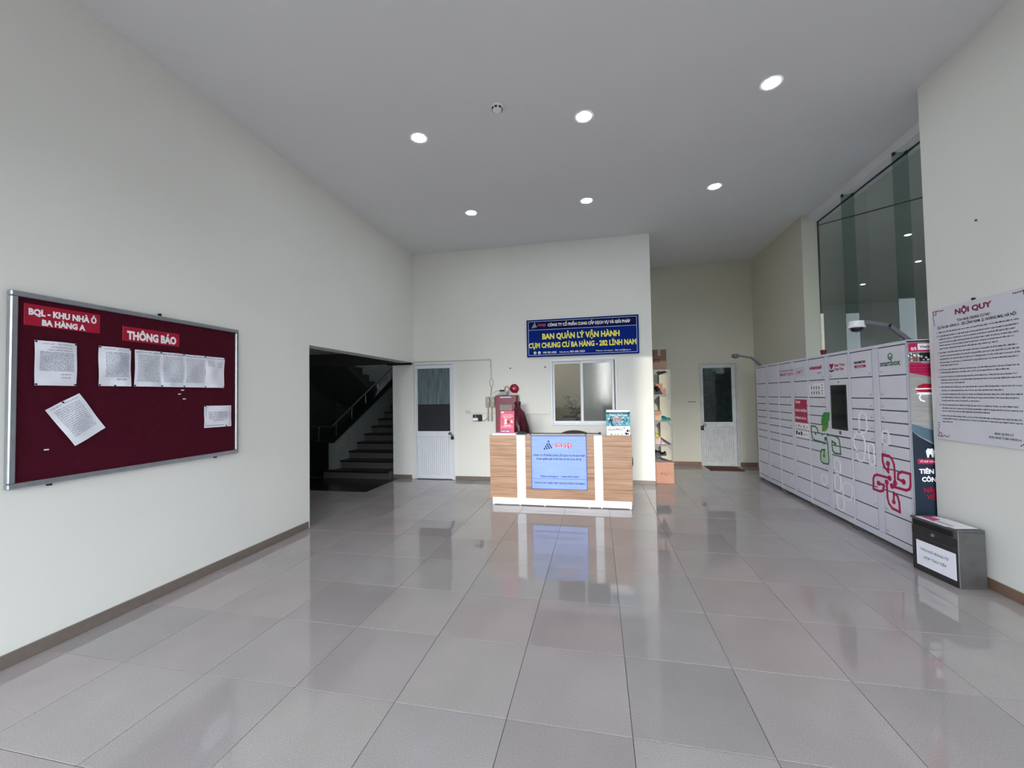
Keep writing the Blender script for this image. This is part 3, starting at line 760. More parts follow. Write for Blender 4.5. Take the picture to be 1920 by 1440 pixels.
# maroon wrapped bundle
o = wthing('wrapped_bundle', 'dark maroon plastic wrapped bundle standing behind the desk by the alarm cabinet', 'bundle')
prof = [(.20, .0), (.20, .5), (.195, .9), (.185, 1.05), (.16, 1.18), (.12, 1.30), (.062, 1.36), (.045, 1.40), (.045, 1.43), (.06, 1.455), (.05, 1.485), (.0001, 1.49)]
bb = MB(); n = 28; vv = []; R = random.Random(5)
for r, h in prof:
    for k in range(n):
        a = 2*PI*k/n; rr = r*(1+.09*math.sin(a*5+h*3)+.05*math.sin(a*9-h*5)); sk = max(0, (1.2-h))*.06
        vv.append((-.905+sk+rr*math.cos(a), -.40+rr*.85*math.sin(a), h))
ff = [(i*n+k, i*n+(k+1) % n, (i+1)*n+(k+1) % n, (i+1)*n+k) for i in range(len(prof)-1) for k in range(n)]+[tuple(range(n))[::-1]]
bb.add(vv, ff, True); bb.build('wrap', M_wrap, o)
MB().tube([(-.90+.05*math.cos(t), -.40+.045*math.sin(t), 1.415) for t in [2*PI*i/16 for i in range(17)]], .008, 6).build('tie', M_alarm, o)
wb = None
for i, (x, z) in enumerate(((-1.113, 2.108), (-.456, 2.11))):
    MBo = MB().cyl((x, YB, z), (x, YB-.006, z), .014, 10).build('wall_plug', M_steeld)
    tagit(MBo, ('dark wall plug hole above the alarm bell', 'dark wall plug hole left of the window top')[i], 'wall plug', 'wall plugs')

# ------------------------------------------------------------------ reception desk
dk = thing('reception_desk', 'reception desk with striped wood panels, white uprights and white plinth', 'desk', (0, 3.22, 0))
zt = 1.018
for x0, x1 in ((-1.095, -.692), (-.565, .412), (.525, .922)):
    hgt = (zt-.112)/6
    for k in range(6):
        MB().box(x0, x1, 0, .018, .112+k*hgt+.0012, .112+(k+1)*hgt-.0012, .0012).build('wood_panel', M_wood, dk)
for x0, x1 in ((-.692, -.565), (.412, .525)): MB().box(x0, x1, -.004, .018, .112, zt, .002).build('upright', M_lamw, dk)
MB().box(-1.07, .905, .02, .05, .012, .112, .002).build('plinth', M_lamw, dk)
for xq in (-1.05, -.66, -.30, .33, .50, .885): MB().cyl((xq, .035, 0), (xq, .035, .014), .012, 8).build('foot', M_white, dk)
for xq in (-.9, 0, .8): MB().cyl((xq, .6, 0), (xq, .6, .06), .015, 8).build('foot', M_white, dk)
MB().box(-1.095, -1.077, .018, .66, .06, zt, .001).build('side_panel', M_wood, dk)
MB().box(.904, .922, .018, .66, .06, zt, .001).build('side_panel', M_wood, dk)
MB().box(-1.095, .922, .018, .25, zt-.025, zt, .002).build('counter_top', M_lamw, dk)
MB().box(-1.077, .904, .25, .66, .735, .76, .002).build('work_top', M_lamw, dk)
MB().box(-1.077, .904, .235, .25, .06, zt-.025).build('back_panel', M_lamw, dk)
# brushed sign on the desk
ds = thing('desk_sign', 'brushed blue plate with red logo on the desk front', 'sign', (0, 3.22, 0))
X0, X1, Z0, Z1 = -.478, .310, .252, 1.014
MB().box(X0, X1, -.016, -.001, Z0, Z1, .003).build('plate', M_steelblue, ds)
yl = -.0172
b = MB()
for q in ((X0, X1, Z0, Z0+.010), (X0, X1, Z1-.010, Z1), (X0, X0+.010, Z0, Z1), (X1-.010, X1, Z0, Z1), (X0, X1, .400, .406)): b.box(q[0], q[1], yl, -.015, q[2], q[3])
b.build('border_line', mat('steel_blue_line', (84, 104, 160), .5), ds)
b = MB(); logo_tri(b, -.226, .815, .112, yl); b.build('logo_triangle', M_inkblue, ds)
write(ds, 'dark_lettering', M_inkblue, yl, [('CÔNG TY CỔ PHẦN CUNG CẤP DỊCH VỤ VÀ GIẢI PHÁP', -.448, .722, .025, .285, .025), ('Doanh nghiệp quản lý vận hành tòa nhà và khu đô thị', -.40, .673, .025, .232, .025),
      ('Website: www.sasp.vn', -.352, .428, .021, -.098, .02), ('Hotline: 0962 32 8232', -.05, .428, .021, .192, .02), ('CHUNG TAY VÌ MỘT MÔI TRƯỜNG SỐNG VĂN MINH', -.435, .332, .022, .275, .02)])
b = MB(); b.text('sasp', -.14, .852, .085, yl-.0006, .108, bold=.03); b.build('logo_halo', mat('halo_print', (226, 200, 214), .6), ds)
b = MB(); b.text('sasp', -.135, .853, .083, yl-.0014, .105, bold=-.005); b.build('logo_lettering', M_inkrose, ds)
# things on the desk
o = thing('white_folder', 'white flat folder lying on the left end of the desk', 'folder', (0, 3.22, zt))
MB().box(-1.065, -.70, .02, .22, .0, .012, .002).build('cover', M_lamw, o); MB().box(-1.05, -.71, .03, .215, .012, .022, .001).build('pages', M_white, o)
o = thing('flyer_stand', 'upright pink promotional flyer stand on the left of the desk', 'flyer stand', (0, 3.30, zt+.022))
t = MB(); t.add([(-.955, -.0, 0), (-.742, -.0, 0), (-.742, .05, .325), (-.955, .05, .325), (-.955, .004, 0), (-.742, .004, 0), (-.742, .054, .325), (-.955, .054, .325)],
               [(0, 1, 2, 3), (7, 6, 5, 4), (0, 4, 5, 1), (1, 5, 6, 2), (2, 6, 7, 3), (3, 7, 4, 0)]); t.build('card', M_pink, o)
def fly(z): return .05*z/.325-.0015
def slant(b, y_of):
    b.v = [(x, y_of(z)+y, z) for x, y, z in b.v]; return b
b = MB(); b.box(-.945, -.905, -.001, 0, .295, .315); b.text('5', -.895, .135, .07, -.0005, bold=.05); b.text('%', -.80, .15, .04, -.0005, bold=.03); b.box(-.90, -.79, -.001, 0, .108, .118)
for k, (a, c, z) in enumerate(((-.92, -.77, .262), (-.935, -.755, .240), (-.91, -.78, .218), (-.935, -.76, .085))): b.scribble(a, c, z, .012, -.0006, rnd)
slant(b, fly).build('white_print', M_white, o)
b = MB(); b.disc(-.835, .165, .022, -.0012, 0); slant(b, fly).build('phone_print', M_cardd, o)
b = MB(); b.box(-.945, -.80, -.001, 0, .008, .045); slant(b, fly).build('purple_band', mat('purple_print', (98, 68, 140), .5), o)
b = MB(); b.text('500.000', -.935, .018, .018, -.002, -.81, bold=.02); slant(b, fly).build('price_lettering', M_white, o)
t = MB(); t.add([(-.87, .06, 0), (-.83, .12, 0), (-.83, .05, .2), (-.87, .05, .2), (-.86, .06, 0)], [(0, 1, 2, 3)]); t.build('back_strut', M_white, o)
o = thing('desk_rod', 'thin dark metal rod with a knob end lying along the desk top', 'rod', (0, 3.30, zt))
MB().tube([(-.72, 0, .02), (.49, 0, .02)], .006, 8).build('rod', M_steeld, o); MB().lathe([(.0001, -.02), (.016, -.01), (.02, 0), (.016, .012), (.0001, .02)], (.495, 0, .021), 12).build('knob', M_steeld, o)
for xq in (-.5, .3): MB().box(xq-.012, xq+.012, -.01, .01, 0, .016, .002).build('clip', M_steeld, o)
o = thing('stapler', 'small dark stapler beside the folder on the desk', 'stapler', (0, 3.34, zt))
MB().box(-.70, -.555, -.018, .018, 0, .012, .003).build('base', M_steeld, o)
t = MB(); t.prism([(-.70, .014), (-.56, .018), (-.56, .03), (-.69, .045)], -.014, .014); t.build('arm', M_black, o)
o = thing('battery_display', 'teal and white battery collection box on the right of the desk', 'display box', (0, 3.235, zt))
MB().box(.590, .905, 0, .14, 0, .352, .003).build('box', M_white, o)
MB().box(.585, .91, -.006, .0, .128, .322, .001).build('picture_panel', M_cyan, o)
b = MB()
R = random.Random(11)
for k in range(34):
    x, z = R.uniform(.60, .89), R.uniform(.14, .31); a = R.uniform(0, PI); r = R.uniform(.012, .03)
    b.prism([(x+r*math.cos(a+2*PI*i/4)*(1 if i % 2 else .5), z+r*math.sin(a+2*PI*i/4)*(1 if i % 2 else .5)) for i in range(4)][::-1], -.0072-.0001*(k % 5), -.006)
b.box(.585, .91, -.0072, -.006, .302, .318)
b.build('leaf_print', M_dteal, o)
b = MB()
for k in range(16):
    x, z = R.uniform(.60, .89), R.uniform(.135, .295); a = R.uniform(0, PI); r = R.uniform(.010, .022)
    b.prism([(x+r*math.cos(a+2*PI*i/4)*(1 if i % 2 else .35), z+r*math.sin(a+2*PI*i/4)*(1 if i % 2 else .35)) for i in range(4)][::-1], -.0082-.0001*(k % 4), -.006)
b.build('pale_leaf_print', mat('pale_aqua_print', (214, 236, 238), .5), o)
b = MB()
for k in range(10):
    x, z = R.uniform(.60, .89), R.uniform(.14, .29); a = R.uniform(0, PI); r = R.uniform(.012, .026)
    b.prism([(x+r*math.cos(a+2*PI*i/4)*(1 if i % 2 else .4), z+r*math.sin(a+2*PI*i/4)*(1 if i % 2 else .4)) for i in range(4)][::-1], -.0078-.0001*(k % 4), -.006)
b.build('navy_leaf_print', M_inkblue, o)
b = MB(); b.text('Thùng thu gom', .625, .268, .026, -.0085, .875, bold=.03); b.build('title_lettering', M_white, o)
b = MB(); b.text('PIN', .69, .185, .062, -.0088, .80, bold=.07); b.build('word_halo', M_white, o)
b = MB(); b.text('PIN', .695, .188, .056, -.0098, .795, bold=.03); b.build('word_lettering', M_crimson, o)
b = MB(); b.text('THÙNG GOM', .605, .068, .018, -.0015, .705, bold=.02); b.text('CŨ', .775, .068, .018, -.0015, .805, bold=.02); b.build('label_lettering', M_inkblue, o)
b = MB(); b.text('PIN', .715, .070, .024, -.0015, .765, bold=.03); b.box(.61, .80, -.0012, 0, .103, .106); b.build('label_word', M_crimson, o)
b = MB()
for k in range(7):
    x, z = R.uniform(.825, .895), R.uniform(.02, .11); b.disc(x, z, R.uniform(.008, .018), -.0014, 0, 8)
b.build('flower_print', M_inkblue, o)
b = MB()
for k in range(6):
    x = R.uniform(.62, .80); b.disc(x, .014, R.uniform(.008, .014), -.0014, 0, 8)
b.build('grass_print', mat('mint_print', (150, 196, 170), .5), o)
# chair behind the desk
o = thing('office_chair', 'black office chair behind the desk with its back top showing', 'chair', (.08, 4.12, 0))
t = MB(); n = 12
poly = []
for i in range(n+1):
    a = -1+2*i/n; poly.append((a*.24, .995-.055*abs(a)**2.2))
poly = poly+[(.24, .62), (.2, .56), (-.2, .56), (-.24, .62)]
t.prism(poly[::-1], .16, .22).build('backrest', M_black, o)
MB().box(-.24, .24, -.24, .24, .44, .52, .03).build('seat', M_black, o)
MB().box(-.03, .03, .2, .26, .42, .7, .006).build('back_bracket', M_black, o)
MB().cyl((0, 0, .12), (0, 0, .44), .028, 12).build('column', M_steeld, o)
for k in range(5):
    a = 2*PI*k/5+.3; lg = MB().tube([(0, 0, .12), (.28*math.cos(a), .28*math.sin(a), .075)], .018, 8).build('leg', M_black, o)
    MB().cyl((.28*math.cos(a)-.012, .28*math.sin(a), .03), (.28*math.cos(a)+.012, .28*math.sin(a), .03), .03, 12).build('caster', M_black, lg)
for s_ in (-1, 1): MB().tube([(s_*.24, .1, .48), (s_*.3, .08, .52), (s_*.3, .08, .68), (s_*.3, -.14, .68)], .018, 8).build('armrest', M_black, o)
o = thing('hanging_bag', 'small black bag hanging on the right side of the desk', 'bag', (.922, 3.30, 0))
MB().lathe([(.0001, .565), (.018, .575), (.024, .62), (.018, .67), (.008, .70)], (.012, .1, 0), 12, sx=.6, sy=2.0).build('pouch', M_black, o)
MB().tube([(.012, .08, .69), (.004, .1, .78), (.012, .12, .69)], .004, 6).build('strap', M_black, o)
MB().cyl((0, .1, .78), (.012, .1, .78), .006, 8).build('hook', M_steeld, o)

# ------------------------------------------------------------------ alcove shelf
sh = thing('storage_rack', 'grey slotted steel storage rack in the alcove behind the wall corner', 'rack', (0, 0, 0))
for x, y in ((1.478, 5.30), (1.80, 5.30), (1.478, 6.78), (1.80, 6.78)):
    s1 = 1 if x < 1.6 else -1; s2 = 1 if y < 6 else -1
    p = MB(); p.box(x, x+s1*.024, y, y+s2*.003, 0, 2.03); p.box(x, x+s1*.003, y, y+s2*.032, 0, 2.03); p.build('post', M_galv, sh)
for z in (2.03, 1.57, 1.085, .645, .16):
    d = MB(); d.box(1.484, 1.794, 5.306, 6.774, z-.006, z, .001); d.box(1.484, 1.794, 5.304, 5.308, z-.03, z); d.box(1.79, 1.796, 5.306, 6.774, z-.04, z); d.box(1.484, 1.49, 5.306, 6.774, z-.04, z)
    s = d.build('shelf', M_galv, sh)
    g = MB()
    for (x, sg_) in ((1.797, -1), (1.481, 1)): g.prism([(x, z-.006), (x, z-.13), (x+sg_*.11, z-.006)][::sg_], 5.3005, 5.3035)
    g.build('gusset', M_galv, s)
def cbox(name, lb, x0, x1, y0, y1, z0, z1, m, mark=None, group='boxes stored in the alcove'):
    o = thing(name, lb, 'box', ((x0+x1)/2, (y0+y1)/2, z0), 0, group)
    w, d, h = (x1-x0)/2, (y1-y0)/2, z1-z0
    MB().box(-w, w, -d, d, 0, h-.004, .003).build('carton', m, o)
    for s_ in (-1, 1): MB().box(-w, w, min(s_*d, s_*.002), max(s_*d, s_*.002), h-.004, h, .001).build('flap', m, o)
    MB().box(-.025, .025, -d-.001, -d, h*.7, h-.004).build('tape', mat('parcel_tape', (166, 132, 110), .5), o)
    if mark: mark(o, w, d, h)
    return o
def hold(o, w, d, h):
    b = MB(); zz = h*.45; xx = -.045
    pts = [(xx-.05, zz-.02), (xx+.04, zz-.015), (xx+.055, zz+.015), (xx-.035, zz+.02)]
    b.path(pts, .016, -d-.002, -d, True); b.build('hand_hole', M_black, o)
cbox('carton_box', 'large brown carton standing on top of the storage rack', 1.485, 1.735, 5.31, 5.62, 2.03, 2.40, M_cardd, hold)
cbox('carton_box', 'small carton lying on top of another on the upper shelf', 1.56, 1.69, 5.56, 5.72, 1.68, 1.775, M_card)
cbox('carton_box', 'small carton at the right end of the upper shelf', 1.60, 1.745, 5.52, 5.74, 1.571, 1.68, M_card)
cbox('carton_box', 'tan carton stacked on the middle shelf behind the teal bundle', 1.485, 1.625, 5.34, 5.6, 1.20, 1.265, M_card)
cbox('carton_box', 'pale carton under another on the middle shelf', 1.485, 1.625, 5.34, 5.6, 1.086, 1.198, mat('pale_cardboard', (196, 168, 142), .8))
cbox('carton_box', 'pale pink carton on the lower shelf under the lime cloth', 1.485, 1.60, 5.34, 5.55, .646, .79, mat('pinkish_cardboard', (196, 174, 168), .8))
def bigmark(o, w, d, h):
    b = MB(); b.disc(-.055, h*.47, .012, -d-.001, -d, 10); b.text('HỒ SƠ LƯU TRỮ', -.03, h*.45, .016, -d-.0012, .10, bold=.01); b.scribble(.0, .06, h*.38, .012, -d-.0012, rnd); b.build('print', M_inkred, o)
    b = MB(); b.box(-w-.002, w+.002, -d-.004, -d+.012, h-.03, h+.001, .002); b.build('lid_rim', M_card, o)
cbox('carton_box', 'pinkish cardboard box standing on the floor below the rack', 1.458, 1.765, 5.02, 5.27, 0, .372, M_card, bigmark)
def heap(name, lb, cat, x0, x1, y0, y1, z0, h, m, seed, prof=None):
    R = random.Random(seed); nx, ny = 14, 8; v = []; f = []
    for j in range(ny+1):
        for i in range(nx+1):
            u, w_ = i/nx, j/ny
            e = (math.sin(PI*min(1, max(0, u)))**.6)*(math.sin(PI*w_)**.5) if prof is None else prof(u)*(math.sin(PI*(.08+.84*w_))**.4)
            z = z0+.002+h*max(0, e)*(.75+.25*math.sin(u*9+w_*5+seed))*(1+.12*R.uniform(-1, 1))
            v.append((x0+(x1-x0)*u, y0+(y1-y0)*w_, z))
    k = len(v); v += [(a, b_, z0+.001) for a, b_, c in v]
    idx = lambda i, j: j*(nx+1)+i
    for j in range(ny):
        for i in range(nx):
            f.append((idx(i, j), idx(i+1, j), idx(i+1, j+1), idx(i, j+1))); f.append((k+idx(i, j+1), k+idx(i+1, j+1), k+idx(i+1, j), k+idx(i, j)))
    for i in range(nx): f.append((idx(i+1, 0), idx(i, 0), k+idx(i, 0), k+idx(i+1, 0))); f.append((idx(i, ny), idx(i+1, ny), k+idx(i+1, ny), k+idx(i, ny)))
    for j in range(ny): f.append((idx(0, j), idx(0, j+1), k+idx(0, j+1), k+idx(0, j))); f.append((idx(nx, j+1), idx(nx, j), k+idx(nx, j), k+idx(nx, j+1)))
    return tagit(MB().add(v, f, True).build(name, m), lb, cat)
heap('black_bag', 'rounded black bag on the upper rack shelf', 'bag', 1.485, 1.66, 5.33, 5.5, 1.571, .16, M_black, 1, lambda u: (1-u**3)**.6)
heap('folded_cloth', 'teal folded cloth at the right end of the middle shelf', 'cloth', 1.63, 1.79, 5.34, 5.6, 1.086, .10, M_teal, 2, lambda u: .95-.55*u)
heap('folded_cloth', 'lime cloth resting on the pink carton', 'cloth', 1.49, 1.585, 5.35, 5.5, .791, .075, M_lime, 3)
heap('folded_cloth', 'pale pink cloth sloping down on the lower shelf', 'cloth', 1.61, 1.73, 5.36, 5.55, .646, .10, M_pinkcloth, 4, lambda u: 1-.95*u)
heap('folded_cloth', 'dark grey cloth heap on the big cardboard box', 'cloth', 1.462, 1.70, 5.03, 5.26, .374, .10, M_cloth, 5, lambda u: 1-.8*u)
heap('black_bag', 'black bag lying on the grey cloth heap', 'bag', 1.462, 1.65, 5.06, 5.24, .478, .115, M_black, 6, lambda u: .75+.25*math.sin(u*7))

# ------------------------------------------------------------------ parcel lockers: local x = -world y, local y = +x (into the wall), front at local y = 0
XK = 3.33
rows = [2.02, 1.73, 1.50, 1.38, 1.26, 1.145, 1.03, .91, .79, .565, .34, .12]
units = [(1.90, 2.805), (2.805, 3.75), (3.75, 4.68), (4.68, 5.61)]
ULB = ['white parcel locker unit nearest the wall corner, with the magenta circuit emblem', 'white parcel locker unit with the dark touch screen and green emblem',
       'white parcel locker unit with the crimson sticker', 'plain white parcel locker unit farthest from the camera, by the alcove']
num0 = [(73, 62), (56, 45), (34, 23), (12, 1)]          # (near column, far column)
foot_proto = None
for ui, (y0, y1) in enumerate(units):
    Wd = y1-y0
    U = thing('parcel_locker', ULB[ui], 'locker', (XK, y1, 0), -PI/2, 'parcel lockers along the right wall')
    # local x: 0 = far edge (y1), Wd = near edge (y0)
    cw = (Wd-.136)/2
    cols = [(.018, .018+cw), (Wd-.018-cw, Wd-.018)]     # far, near
    MB().box(.001, Wd-.001, .014, .42, .05, 2.055, .002).build('carcass', M_locker, U)
    fr = MB()
    for q in ((.0015, .016, .05, 2.055), (Wd-.016, Wd-.0015, .05, 2.055), (cols[0][1]+.003, cols[1][0]-.003, .12, 2.02), (.016, Wd-.016, 2.024, 2.055), (.016, Wd-.016, .05, .116)):
        fr.box(q[0], q[1], 0, .02, q[2], q[3], .0015)
    fr.build('face_frame', M_locker, U)
    bk = MB()
    for c in cols: bk.box(c[0]-.0018, c[1]+.0018, .0042, .0138, .1165, 2.0235)
    bk.build('gap_shade', M_gap, U)  # dark strips set into the door gaps as their shade
    kiosk = (ui == 1)
    numn, numf = num0[ui]
    for ci, c in enumerate(cols):
        nn = numf if ci == 0 else numn
        r = 0; cnt = 0
        for r in range(11):
            z1, z0 = rows[r]-.0055, rows[r+1]+.0055
            if kiosk and ci == 1 and 1 <= r <= 5: continue
            dr = MB().box(c[0]+.006, c[1]-.006, .001, .0125, z0, z1, .0012).build('door', M_lockerd, U)
            no = nn+cnt; cnt += 1
            t = MB()
            if ci == 0: t.text(str(no), c[1]-.022, z0+.02, .026, .0002, align='r', bold=.0)
            else: t.text(str(no), c[0]+.022, z0+.02, .026, .0002, bold=.0)
            t.build('door_number', M_num, dr)
    if kiosk:
        c = cols[1]
        MB().box(c[0]+.006, c[1]-.006, .001, .0125, 1.039, 1.726, .0012).build('kiosk_panel', M_lockerd, U)
        kb = MB().box(c[0]+.035, c[1]-.045, -.006, .001, 1.115, 1.655, .002).build('screen_bezel', M_tack, U)
        MB().box(c[0]+.052, c[1]-.058, -.0075, -.0055, 1.145, 1.63).build('screen', M_screen, kb)
        MB().disc((c[0]+c[1])/2, 1.69, .009, -.001, .001).build('camera_eye', M_tack, U)
        b = MB(); xm = (c[0]+c[1])/2
        b.box(xm-.022, xm+.022, -.001, .001, 1.058, 1.10); b.build('code_reader', M_num, U)
        MB().box(xm-.013, xm+.013, -.0016, -.0009, 1.066, 1.092).build('reader_window', M_steeld, U)
    for k, xq in enumerate((.012, Wd-.012)):
        f = MB(); f.prism([(.001, 0), (.046, 0), (.03, .05), (.001, .05)] if k == 0 else [(Wd-.046, 0), (Wd-.001, 0), (Wd-.001, .05), (Wd-.03, .05)], .0, .07)
        f.build('foot', M_steel, U)
    for xq in (.05, Wd-.05): MB().box(xq-.03, xq+.03, .34, .40, 0, .05, .002).build('foot', M_steel, U)
    units[ui] = (y0, y1, U)
PT = -.0006; PB = .0009
def X(ui, yw): return units[ui][1]-yw              # world y -> local x of a unit
def rounded_leaf(x, z, w, h, corner, n=6):
    """square petal outline with three rounded corners; corner = index of the sharp one (0 bl,1 br,2 tr,3 tl)"""
    r = min(w, h)*.46; pts = []
    cs = [(x+r, z+r, PI, 1.5*PI, (x, z)), (x+w-r, z+r, 1.5*PI, 2*PI, (x+w, z)), (x+w-r, z+h-r, 0, .5*PI, (x+w, z+h)), (x+r, z+h-r, .5*PI, PI, (x, z+h))]
    for i, (cx, cz, a, b_, sharp) in enumerate(cs):
        if i == corner: pts.append(sharp)
        else: pts += [(cx+r*math.cos(a+(b_-a)*k/n), cz+r*math.sin(a+(b_-a)*k/n)) for k in range(n+1)]
    return pts
# magenta emblem on unit 0
U = units[0][2]; b = MB(); w = .026
x = lambda yw: X(0, yw)
# top petal
pts = [(x(2.13), .666), (x(2.13), .80), (x(2.135), .85), (x(2.16), .90), (x(2.20), .922), (x(2.296), .926), (x(2.296), .845), (x(2.275), .80), (x(2.217), .755), (x(2.217), .843)]
b.path(pts, w, PT, PB); b.disc(x(2.219), .843, .028, PT, PB); b.disc(x(2.13), .666, .028, PT, PB)
# left petal
pts = [(x(2.202), .699), (x(2.39), .699), (x(2.435), .68), (x(2.455), .64), (x(2.46), .536), (x(2.36), .532), (x(2.31), .55), (x(2.292), .61), (x(2.37), .614)]
b.path(pts, w, PT, PB); b.disc(x(2.372), .614, .026, PT, PB); b.disc(x(2.205), .699, .028, PT, PB)
# right petal
pts = [(x(2.175), .625), (x(1.985), .628), (x(1.94), .65), (x(1.926), .69), (x(1.922), .795), (x(2.03), .795), (x(2.08), .77), (x(2.09), .715), (x(2.014), .703)]
b.path(pts, w, PT, PB); b.disc(x(2.014), .703, .028, PT, PB); b.disc(x(2.175), .627, .028, PT, PB)
# bottom petal
pts = [(x(2.25), .649), (x(2.247), .49), (x(2.23), .44), (x(2.185), .405), (x(2.08), .395), (x(2.085), .49), (x(2.105), .545), (x(2.155), .565), (x(2.158), .475)]
b.path(pts, w, PT, PB); b.disc(x(2.16), .475, .024, PT, PB); b.disc(x(2.25), .649, .028, PT, PB)
b.build('magenta_emblem', M_magenta, U)
b = MB()
for (a0_, z0_, ww, hh, k) in ((x(2.66), 1.12, .13, .22, 0), (x(2.785)+.01, .90, .2, .2, 1), (x(2.30)+.01, 1.03, .1, .14, 0), (x(2.72), .80, .0+.12, .1, 2), (x(2.52), .79, .09, .22, 1)):
    MB().path(rounded_leaf(a0_, z0_, ww, hh, k), .022, PT, PB, True).build('ghost_petal', M_paleprint, U)
b = MB(); b.text('smart', x(2.272), 1.828, .056, PT, x(2.125), bold=.03); b.build('brand_lettering', mat('logo_grey', (96, 98, 112), .5), U)
b = MB(); b.text('box', x(2.118), 1.828, .056, PT, x(1.985), bold=.03)
hx, hz, r = x(2.123), 1.918, .033
b.path([(hx+r*math.sin(2*PI*k/6)*1.0, hz+r*math.cos(2*PI*k/6)) for k in range(6)], .009, PT, PB, True)
b.path([(hx-.018, hz+.002), (hx, hz-.010), (hx+.018, hz+.002)], .007, PT, PB); b.path([(hx-.018, hz-.014), (hx, hz-.026), (hx+.018, hz-.014)], .007, PT, PB)
b.build('brand_mark', M_dgreen, U)
b = MB(); b.text('HRAMKTIS', x(2.706), 1.886, .026, PT, x(2.507), bold=.05); b.build('dark_lettering', M_black, U)
MB().box(x(2.698), x(2.504), PT, PB, 1.838, 1.866).build('magenta_bar', M_magenta, U)
MB().text('Techmart', x(2.66), 1.844, .015, PT-.0006, x(2.54), bold=.01).build('bar_lettering', M_white, U)
# unit 1: green emblem etc.
U = units[1][2]; x = lambda yw: X(1, yw)
b = MB(); b.text('viettel', x(3.702), 1.878, .048, PT, x(3.39), bold=.04); b.build('crimson_lettering', M_magenta, U)
b = MB(); b.text('post', x(3.485), 1.818, .022, PT, x(3.395), bold=.02); b.build('grey_lettering', mat('logo_grey', (96, 98, 112)), U)
b = MB(); b.text('Giao Trọn', x(3.10), 1.882, .032, PT, x(2.882), bold=.03); b.text('Trái Tim', x(3.10), 1.832, .032, PT, x(2.905), bold=.03)
hx = x(3.16)
b.prism([(hx-.045, 1.905), (hx, 1.845), (hx+.045, 1.905), (hx+.03, 1.925), (hx, 1.915), (hx-.03, 1.925)][::1], PT, PB); b.build('heart_lettering', M_inkrose if False else M_magenta, U)
b = MB(); b.path([(hx-.045, 1.838), (hx, 1.826), (hx+.045, 1.838)], .016, PT, PB); b.disc(hx-.022, 1.90, .009, PT-.0008, PT); b.disc(hx+.022, 1.90, .009, PT-.0008, PT); b.build('hand_mark', M_black, U)
# instruction sticker on far column
s0 = MB().box(x(3.722), x(3.352), PT, PB, 1.512, 1.69).build('instruction_sticker', M_white, U)
b = MB(); b.text('HƯỚNG DẪN', x(3.70), 1.672, .010, PT-.0006, bold=0)
R = random.Random(2)
for j in range(2):
    for i in range(4):
        cx = x(3.69)+.034+i*.062; cz = 1.632-j*.068
        b.disc(cx, cz+.017, .008, PT-.0008, PT, 8); b.box(cx-.009, cx+.009, PT-.0008, PT, cz-.018, cz+.008); b.box(cx+.008, cx+.018, PT-.0008, PT, cz-.004, cz+.004)
        b.scribble(cx-.02, cx+.02, cz-.032, .006, PT-.0008, R)
for k in range(4): b.disc(x(3.39), 1.665-k*.038, .011, PT-.0008, PT, 6)
b.build('sticker_print', M_ink_d, s0)
# green emblem
b = MB()
def leafp(y_a, z_a, y_b, z_b):
    # leaf blade between bottom-left point a and top-right point b
    xa, xb = x(y_a), x(y_b); w_, h_ = xb-xa, z_b-z_a
    pts = [(xa, z_a)]+[(xa-w_*.05+w_*.35*t*t, z_a+h_*(.1+.9*t)) for t in (.25, .5, .75)]+[(xa+w_*.35, z_b-h_*.02), (xb, z_b)]+[(xb-w_*.12*t, z_b-h_*t) for t in (.3, .55)]+[(xb-w_*.35, z_b-h_*.78), (xb-w_*.65, z_a+h_*.08)]
    return pts[::-1]
b.prism(leafp(3.44, 1.13, 3.235, 1.315), PT, PB); b.build('green_leaf', M_green, U)
b = MB(); b.prism([(x(3.435), 1.055), (x(3.34), 1.075), (x(3.285), 1.12), (x(3.27), 1.19), (x(3.36), 1.155), (x(3.43), 1.12)], PT, PB); b.build('olive_leaf', M_lgreen, U)
b = MB(); w = .021
b.path([(x(3.705), 1.11), (x(3.60), 1.11), (x(3.55), 1.085), (x(3.53), 1.03), (x(3.50), 1.03)], w, PT, PB)
b.path([(x(3.705), 1.11), (x(3.70), 1.0), (x(3.675), .94), (x(3.62), .925), (x(3.36), .915)], w, PT, PB); b.disc(x(3.60), 1.02, .022, PT, PB); b.disc(x(3.43), 1.02, .018, PT, PB)
b.path([(x(3.36), .985), (x(3.335), .99), (x(3.31), .91), (x(3.295), .70), (x(3.31), .655), (x(3.43), .645), (x(3.485), .665), (x(3.495), .71), (x(3.487), .79), (x(3.45), .82), (x(3.385), .825)], w, PT, PB)
b.path([(x(3.40), .82), (x(3.405), .745)], w, PT, PB); b.disc(x(3.408), .745, .022, PT, PB); b.disc(x(3.36), .97, .026, PT, PB); b.disc(x(3.40), .91, .018, PT, PB)
b.path([(x(3.31), 1.03), (x(3.12), 1.025), (x(3.06), 1.0), (x(3.045), .94), (x(3.033), .82), (x(3.16), .815), (x(3.20), .84), (x(3.215), .90), (x(3.21), .96), (x(3.145), .935)], w, PT, PB); b.disc(x(3.144), .932, .022, PT, PB); b.disc(x(3.30), 1.03, .020, PT, PB)
b.build('green_emblem', M_dgreen, U)
b = MB(); b.prism(rounded_leaf(x(3.485), .655, .18, .16, 1), .0002, PB); b.build('washed_petal', M_palegreen, U)
b = MB()
for (a0_, z0_, ww, hh, k) in ((x(3.19), .60, .13, .15, 1), (x(3.03), .30, .19, .2, 2), (x(3.19), .36, .13, .2, 0), (x(3.16), .14, .15, .17, 3), (x(3.5), .37, .14, .13, 2)):
    MB().path(rounded_leaf(a0_, z0_, ww, hh, k), .022, PT, PB, True).build('ghost_petal', M_paleprint, U)
